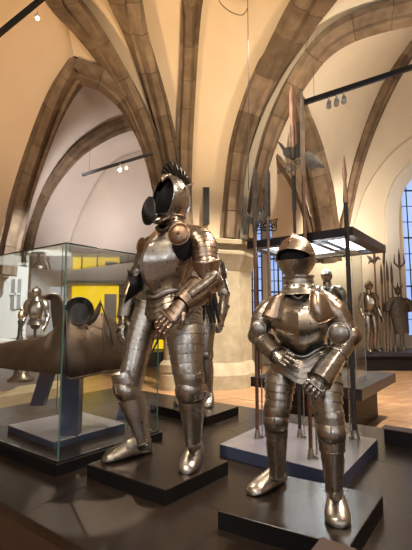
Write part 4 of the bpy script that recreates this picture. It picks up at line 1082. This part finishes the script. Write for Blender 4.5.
# saddle: cantle disc, pommel horn, seat
m = MB(); q = W(79,311,2.80); m.lathe(q, Vector((.25,-.93,.15)), [(.10,-.02),(.104,.0),(.10,.008),(.085,.002),(.05,-.03),(0,-.045)], 30); m.build('cantle', BLACKM, ha)
m = MB(); limb(m, [W(86,323,2.82), W(92,318,2.83), W(97.5,311,2.85), W(100.5,300.5,2.86)], [.028,.034,.022,.003], [.02,.02,.014,.003], ref=Vector((0,-1,0)), n=16, steps=12, close1=True); m.build('pommel', RUST, ha)
m = MB(); arc_ = [W(x,y,2.80) for x,y in ((44,297),(52,294.5),(59,297),(64,308),(68,325),(69,345),(66,365))]
for i in range(40): m.cyl(cr(arc_,i/40), cr(arc_,(i+1)/40), .011, n=10)
m.build('neck_rim', RUST, ha)
m = MB(); rows = []
for j in range(8):
    t = j/7; rows.append([cr(arc_, i/20)*(1-t*.0)+Vector((-.14*t*math.sin(PI*.5*min(1,i/14)),.10*t,-.02*t)) for i in range(21)])
m.rings(rows, False, False, closed=False); o = m.build('neck_plate', IRON, ha); sd = o.modifiers.new('Solidify','SOLIDIFY'); sd.thickness = .006
m = MB(); st = [W(101,303,2.86), W(105,315,2.89), W(110,330,2.93), W(113,345,2.96)]
for i in range(20): m.cyl(cr(st,i/20), cr(st,(i+1)/20), .0055, n=6)
m.build('strap', LEATHER, ha)

# ---------------------------------------------------------------- things seen through the case and stand-ins for its reflections
# lit yellow showcase against the far wall
x0, x1 = wx(64,320,12.1), wx(163,320,12.1)
sc_ = thing('showcase', 'wide black showcase with bright yellow back panel against the far wall', 'showcase', ((x0+x1)/2,12.3,0))
b = MB(); b.box(((x0+x1)/2,12.4,.22),((x1-x0)/2,0,0),(0,.4,0),(0,0,.22)); b.build('base', BLACKP, sc_, False)
zt = wz(286,12.6); xs_ = x0+(x1-x0)*.50
b = MB(); b.box(((x0+xs_)/2,12.75,(zt+.44)/2),((xs_-x0)/2,0,0),(0,.03,0),(0,0,(zt-.44)/2)); b.build('yellow_panel', YELLOW, sc_, False)
b = MB(); b.box(((xs_+x1)/2,12.75,(zt+.44)/2+.05),((x1-xs_)/2,0,0),(0,.03,0),(0,0,(zt-.44)/2+.05)); b.build('grey_panel', GREYW, sc_, False)
b = MB(); b.box(((xs_-.25),12.70,(zt+.44)/2-.05),(.2,0,0),(0,.01,0),(0,0,(zt-.44)/2-.2)); b.build('white_text_board', WHITE, sc_, False)
b = MB(); b.box(((x0+x1)/2,12.4,zt+.08),((x1-x0)/2,0,0),(0,.4,0),(0,0,.04)); b.build('top_board', GREYW, sc_, False)
b = MB(); b.box((x1-.35,12.72,.62),(.3,0,0),(0,.02,0),(0,0,.14)); b.build('yellow_label', YELLOW, sc_, False)
for i, fx in enumerate((.14,.3,.62,.85)):
    xx = x0+(x1-x0)*fx; r_ = thing('exhibit_bust', ('small dark helmet on a rod before the yellow panel near its outer edge','small dark helmet on a rod before the middle of the yellow panel','small dark helmet on a rod before the grey panel','small dark helmet on a rod at the end of the black showcase')[i], 'helmet', (xx,12.3,.441))
    b = MB(); b.cyl((xx,12.3,.442),(xx,12.3,1.3),.02); b.cyl((xx,12.3,.442),(xx,12.3,.46),.12); b.build('rod', BLACKP, r_)
    b = MB(); b.ball((xx,12.3,1.42), .15, 16, 12, (Vector((.12,0,0)),Vector((0,.16,0)),Vector((0,0,.16)))); b.lathe((xx,12.3,1.30), UP, [(.2,0),(.2,.01),(.12,.05),(.1,.1)], 18); b.build('helmet_bowl', STEELD, r_)
# white solid panel standing in for a window reflected in the case
xa, xb = wx(-14,310,9.6), wx(26,310,9.6)
dr = struct(bpy.data.objects.new('door_1', None)); C.objects.link(dr); dr.location = ((xa+xb)/2,9.6,0)
b = MB(); zt = wz(263,9.6)
b.box(((xa+xb)/2,9.6,zt/2),((xb-xa)/2,0,0),(0,.04,0),(0,0,zt/2)); b.build('door_leaf', WHITE, dr, False)
b = MB(); xg0, xg1 = wx(10,310,9.5), wx(19,310,9.5); b.box(((xg0+xg1)/2,9.55,(wz(279,9.5)+wz(309,9.5))/2),((xg1-xg0)/2,0,0),(0,.02,0),(0,0,(wz(279,9.5)-wz(309,9.5))/2)); b.build('door_glazing', GREYW, dr, False)
b = MB(); b.box(((xg0+xg1)/2,9.52,(wz(279,9.5)+wz(309,9.5))/2),(.025,0,0),(0,.02,0),(0,0,(wz(279,9.5)-wz(309,9.5))/2)); b.box(((xg0+xg1)/2,9.52,(wz(279,9.5)+wz(309,9.5))/2),((xg1-xg0)/2,0,0),(0,.02,0),(0,0,.02)); b.build('glazing_bar', WHITE, dr, False)
# grey partition behind the bust
r_ = thing('partition_panel', 'grey upright panel standing beside the white door', 'panel', (wx(57,310,10.4),10.4,0))
b = MB(); b.box((wx(57,310,10.4),10.4,wz(287,10.4)/2),(.22,0,0),(0,.05,0),(0,0,wz(287,10.4)/2)); b.build('board', GREYW, r_, False)
b = MB(); b.box((wx(57,310,10.4),10.4,.03),(.3,0,0),(0,.2,0),(0,0,.03)); b.build('foot', BLACKP, r_, False)
# white counter; its armour bust stands in for a reflection in the glass
xa, xb = wx(18,340,8.2), wx(58,340,8.2); zt = wz(341,8.2)
tb = thing('exhibition_table', 'long pale table carrying an armour bust and small exhibits', 'table', ((xa+xb)/2,8.4,0))
b = MB(); b.box(((wx(-10,340,8.2)+xb)/2,8.4,zt),((xb-wx(-10,340,8.2))/2,0,0),(0,.4,0),(0,0,.03)); b.build('tabletop', WHITE, tb, False)
b = MB(); b.box(((wx(-10,340,8.2)+xb)/2,8.4,(zt-.03)/2),((xb-wx(-10,340,8.2))/2-.05,0,0),(0,.34,0),(0,0,(zt-.032)/2)); b.build('table_body', GREYW, tb, False)
zt += .03
x_ = wx(36,310,8.4); r_ = thing('half_armour', 'half suit of armour with dark closed helmet standing on the pale table', 'half armour', (x_,8.4,zt))
simple_armour(r_, (x_,8.4,zt+.05-.62), math.radians(10), .92, STEELD, STEEL, legs=False)
m = MB(); m.cyl((x_,8.4,zt+.002),(x_,8.4,zt+.5),.03); m.cyl((x_,8.4,zt+.002),(x_,8.4,zt+.02),.14); m.build('stand', BLACKP, r_)
x_ = wx(21,335,8.2); r_ = thing('figurine', 'small gilt and dark figurine at the end of the pale table', 'figurine', (x_,8.15,zt))
m = MB(); m.lathe((x_,8.15,zt+.001), UP, [(.07,0),(.07,.03),(.05,.06),(.04,.3),(.06,.36),(.03,.42)], 16); m.build('pedestal', BLACKM, r_)
m = MB(); m.lathe((x_,8.15,zt+.42), UP, [(.04,0),(.06,.05),(.05,.12),(.02,.16),(.035,.2),(.02,.25),(0,.26)], 14); m.cyl((x_,8.15,zt+.5),(x_+.14,8.12,zt+.44),.02,.015); m.build('gilt_body', GILT, r_)

# beige block and urn-like stand seen low through the case
a = G(-6,424,0); b4 = G(54,412,0)
r_ = thing('stone_block', 'low beige block on the wooden floor behind the glass case', 'block', ((a.x+b4.x)/2,(a.y+b4.y)/2,0))
b = MB(); b.prism([(a.x,a.y),(b4.x,b4.y),(b4.x-.1,b4.y+.9),(a.x-.1,a.y+.9)], .001, .36, .01); b.build('block', STONE2, r_, False)
b = MB(); q = G(14,405,0); b.lathe((q.x,q.y+.2,.361), UP, [(.22,0),(.22,.04),(.13,.10),(.10,.25),(.12,.42),(.17,.55),(.2,.62),(.2,.66)], 24); o = b.build('urn_stand', STEELD, None); tag(o, 'grey urn-shaped stand on the low beige block', 'stand')

# ---------------------------------------------------------------- rails, lamps, speakers, cable
def rail(name, label, a, b, w, h):
    a, b = Vector(a), Vector(b); r_ = thing(name, label, 'track rail', (a+b)/2); d = (b-a)/2; side = d.normalized().cross(UP).normalized()
    up = side.cross(d.normalized())
    m = MB(); m.box((a+b)/2, d, side*w, up*h); m.build('channel', BLACKP, r_, False)
    for t in (.1,.9):
        p = a.lerp(b,t); q = MB(); q.cyl(p, p+UP*.55, .0025, n=6); q.build('hanger', BLACKP, r_)
    return r_
rail('track_rail', 'black lighting rail close to the camera under the warm vault', W(-60,82,3.9), W(50,-8,3.9), .022, .022)
rail('track_rail', 'short black lighting rail in front of the dim aisle wall', W(82,175,7.4), W(153,153.2,7.4), .02, .024)
rail('track_rail', 'long black lighting rail above the polearms', W(300,104,5.2), W(440,58,5.2), .03, .032)
def lamp(label, p, aim, s, on=True, body=WHITE):
    p = Vector(p); d = (Vector(aim)-p).normalized(); r_ = thing('track_spotlight', label, 'spotlight', p, None)
    m = MB(); m.cyl(p-d*s*.9, p+d*s*.9, s*.42, s*.48, 18); m.cyl(p-d*s*.9, p-d*s*1.05, s*.42, s*.2, 18); m.build('lamp_body', body, r_)
    m = MB(); m.cyl(p+d*s*.91, p+d*s*.93, s*.40, s*.40, 18); m.build('lens', LAMPON if on else WHITE, r_)
    m = MB(); m.cyl(p-d*s*.2, p+UP*s*1.6, s*.12, n=8); m.build('bracket', body, r_)
    return r_
lamp('white spotlight hanging from the rail under the warm vault', W(37,17,3.9), W(70,90,3.0), .045)
lamp('glowing spotlight on the rail before the aisle wall', W(120,169,7.35), W(105,260,5), .07)
lamp('smaller glowing spotlight beside the bright one on the aisle rail', W(126,167,7.38), W(150,240,6), .05)
for i, (x, lb) in enumerate(((329,'white spotlight above the polearms, closest to them on its rail'),(336.5,'white spotlight in the middle of the three above the polearms'),(344,'white spotlight above the polearms, outermost of the three'))):
    lamp(lb, W(x,104.5-i*2.3,5.2), W(x-3,200,4.0), .075, on=False)
def spk(label, x0, y0, x1, y1, d):
    a = W((x0+x1)/2,(y0+y1)/2,d); w = (x1-x0)/2*d/FPX; h = (y1-y0)/2*d/FPX; r_ = thing('wall_speaker', label, 'speaker', a)
    m = MB(); m.box(a, (w,0,0),(0,.06,0),(0,0,h)); m.build('cabinet', BLACKP, r_, False)
    m = MB(); m.box(a+Vector((0,-.064,0)), (w*.75,0,0),(0,.003,0),(0,0,h*.94)); m.build('grille', BLACKM, r_, False)
spk('slim black column speaker on the cream wall above the pier', 203, 187, 209.5, 225, dn(206,200)-.12)
spk('slim black column speaker on the stone arch beside the pier', 243, 197, 247, 235, 8.2)
cb = MB(); ps = [(215,-8),(222,5),(233,13),(242,15),(246,11),(247.5,8)]; v = [W(x,y,6.2) for x,y in ps]
for i in range(30): cb.cyl(cr(v,i/30), cr(v,(i+1)/30), .007, n=6)
o = cb.build('speaker_cable', BLACKP, None); tag(o, 'thin looping black cable near the top of the cream wall', 'cable')
cb = MB(); v = [W(247.5,-8,6.2), W(248.5,80,6.4), W(248.5,190,6.8)]
for i in range(20): cb.cyl(cr(v,i/20), cr(v,(i+1)/20), .006, n=6)
o = cb.build('hanging_wire', BLACKP, None); tag(o, 'straight thin wire hanging down in front of the big stone arch', 'wire')

# ---------------------------------------------------------------- light
def spot(name, loc, aim, e, ang=50, col=(1,.78,.55), blend=.5, size=.08):
    l = bpy.data.lights.new(name, 'SPOT'); l.energy = e; l.spot_size = math.radians(ang); l.color = col; l.spot_blend = blend; l.shadow_soft_size = size
    o = bpy.data.objects.new(name, l); C.objects.link(o); o.location = loc; o.rotation_euler = (Vector(aim)-Vector(loc)).to_track_quat('-Z','Y').to_euler()
def area(name, loc, aim, e, sx, sy, col=(1,1,1)):
    l = bpy.data.lights.new(name, 'AREA'); l.energy = e; l.shape = 'RECTANGLE'; l.size = sx; l.size_y = sy; l.color = col
    o = bpy.data.objects.new(name, l); C.objects.link(o); o.location = loc; o.rotation_euler = (Vector(aim)-Vector(loc)).to_track_quat('-Z','Y').to_euler()
A = Vector((-.25,2.5,1.4)); B = Vector((.48,1.95,1.2))
WC = (1,.85,.68)
spot('spot_a', (-2.2,.6,4.8), A, 170, 34, WC)
spot('spot_b', (2.4,.4,4.8), A, 380, 34, WC)
spot('spot_c', (1.8,3.6,4.6), A+Vector((0,0,-.4)), 400, 42, WC)
spot('spot_d', (-.9,-.2,4.6), B, 210, 30, WC)
spot('spot_e', (2.6,2.8,4.6), B, 300, 36, WC)
spot('spot_f', (-1.6,5.0,5.0), (-1.3,2.9,1.0), 160, 50, WC)
pl = G(92,497,.49); spot('spot_patch', (-2.4,5.2,6.0), pl, 5200, 6, (1,.85,.68), .15, .03)
pl = G(270,545,.49); spot('spot_patch2', (2.4,4.6,6.0), pl, 900, 8, (1,.85,.68), .2, .03)
spot('spot_poles', (-.6,.8,4.4), W(290,150,2.8), 170, 40, (1,.82,.62))  # added fill to bring up the polearms
spot('spot_leg', (-.9,-.8,4.6), (-.15,2.4,.72), 200, 17, WC)  # added fill, brightens the dark leg plates
spot('spot_floor', (1.0,6.0,6.5), (-.8,7.0,0), 2400, 80, (1,.86,.68))
spot('spot_floor2', (4.5,6.0,6.5), (3.5,7.5,0), 2600, 80, (1,.9,.75))
# vault uplights along the nave
spot('up_a', (-3.5,3.0,3.6), (-3.2,8.2,7.5), 680, 95, (1,.68,.38), .9, .3)
spot('up_b', (.3,4.5,4.2), (.3,8.0,6.8), 440, 95, (1,.78,.50), .9, .3)
spot('up_c', (4.0,4.5,4.0), (3.6,10,6.5), 900, 100, (1,.82,.62), .9, .3)
spot('aisle_l', (-3.0,10.2,3.8), (-3.6,12.5,5.5), 250, 130, (1,.90,.84), .9, .3)
spot('aisle_r', (4.2,10.6,3.6), (4.2,13,4.5), 380, 120, (1,.84,.66), .9, .3)
spot('white_door', (-1.5,6.5,4.5), (-4.6,9.5,1.6), 1800, 50, (.95,.97,1))  # added fill, brightens the white reflection stand-in
spot('lamp_aisle', tuple(W(121,170,7.2)), tuple(W(105,300,6)), 40, 90, (1,.88,.75))
l = (quad[0]+quad[1]+quad[2]+quad[3])/4
area('hood_light', (l.x,l.y,zb+.03), (l.x,l.y,0), 45, .8, .8, (.9,.95,1))
area('window_day', (0,-7.8,4.5), (0,2,1.5), 200, 12, 4.6, (.88,.93,1))  # added unseen fill from behind the camera
wd = bpy.data.worlds.new('world'); bpy.context.scene.world = wd; wd.use_nodes = True
bg = wd.node_tree.nodes['Background']; bg.inputs[0].default_value = (.75,.8,.9,1); bg.inputs[1].default_value = .5
sc = bpy.context.scene
sc.view_settings.view_transform = 'Standard'; sc.view_settings.look = 'None'; sc.view_settings.gamma = 1; sc.view_settings.use_curve_mapping = False
sc.view_settings.exposure = 0.0
sc.cycles.max_bounces = 10; sc.cycles.diffuse_bounces = 3; sc.cycles.glossy_bounces = 5; sc.cycles.transparent_max_bounces = 16; sc.cycles.sample_clamp_indirect = 4
sc.cycles.use_denoising = True; sc.cycles.caustics_reflective = False; sc.cycles.caustics_refractive = False
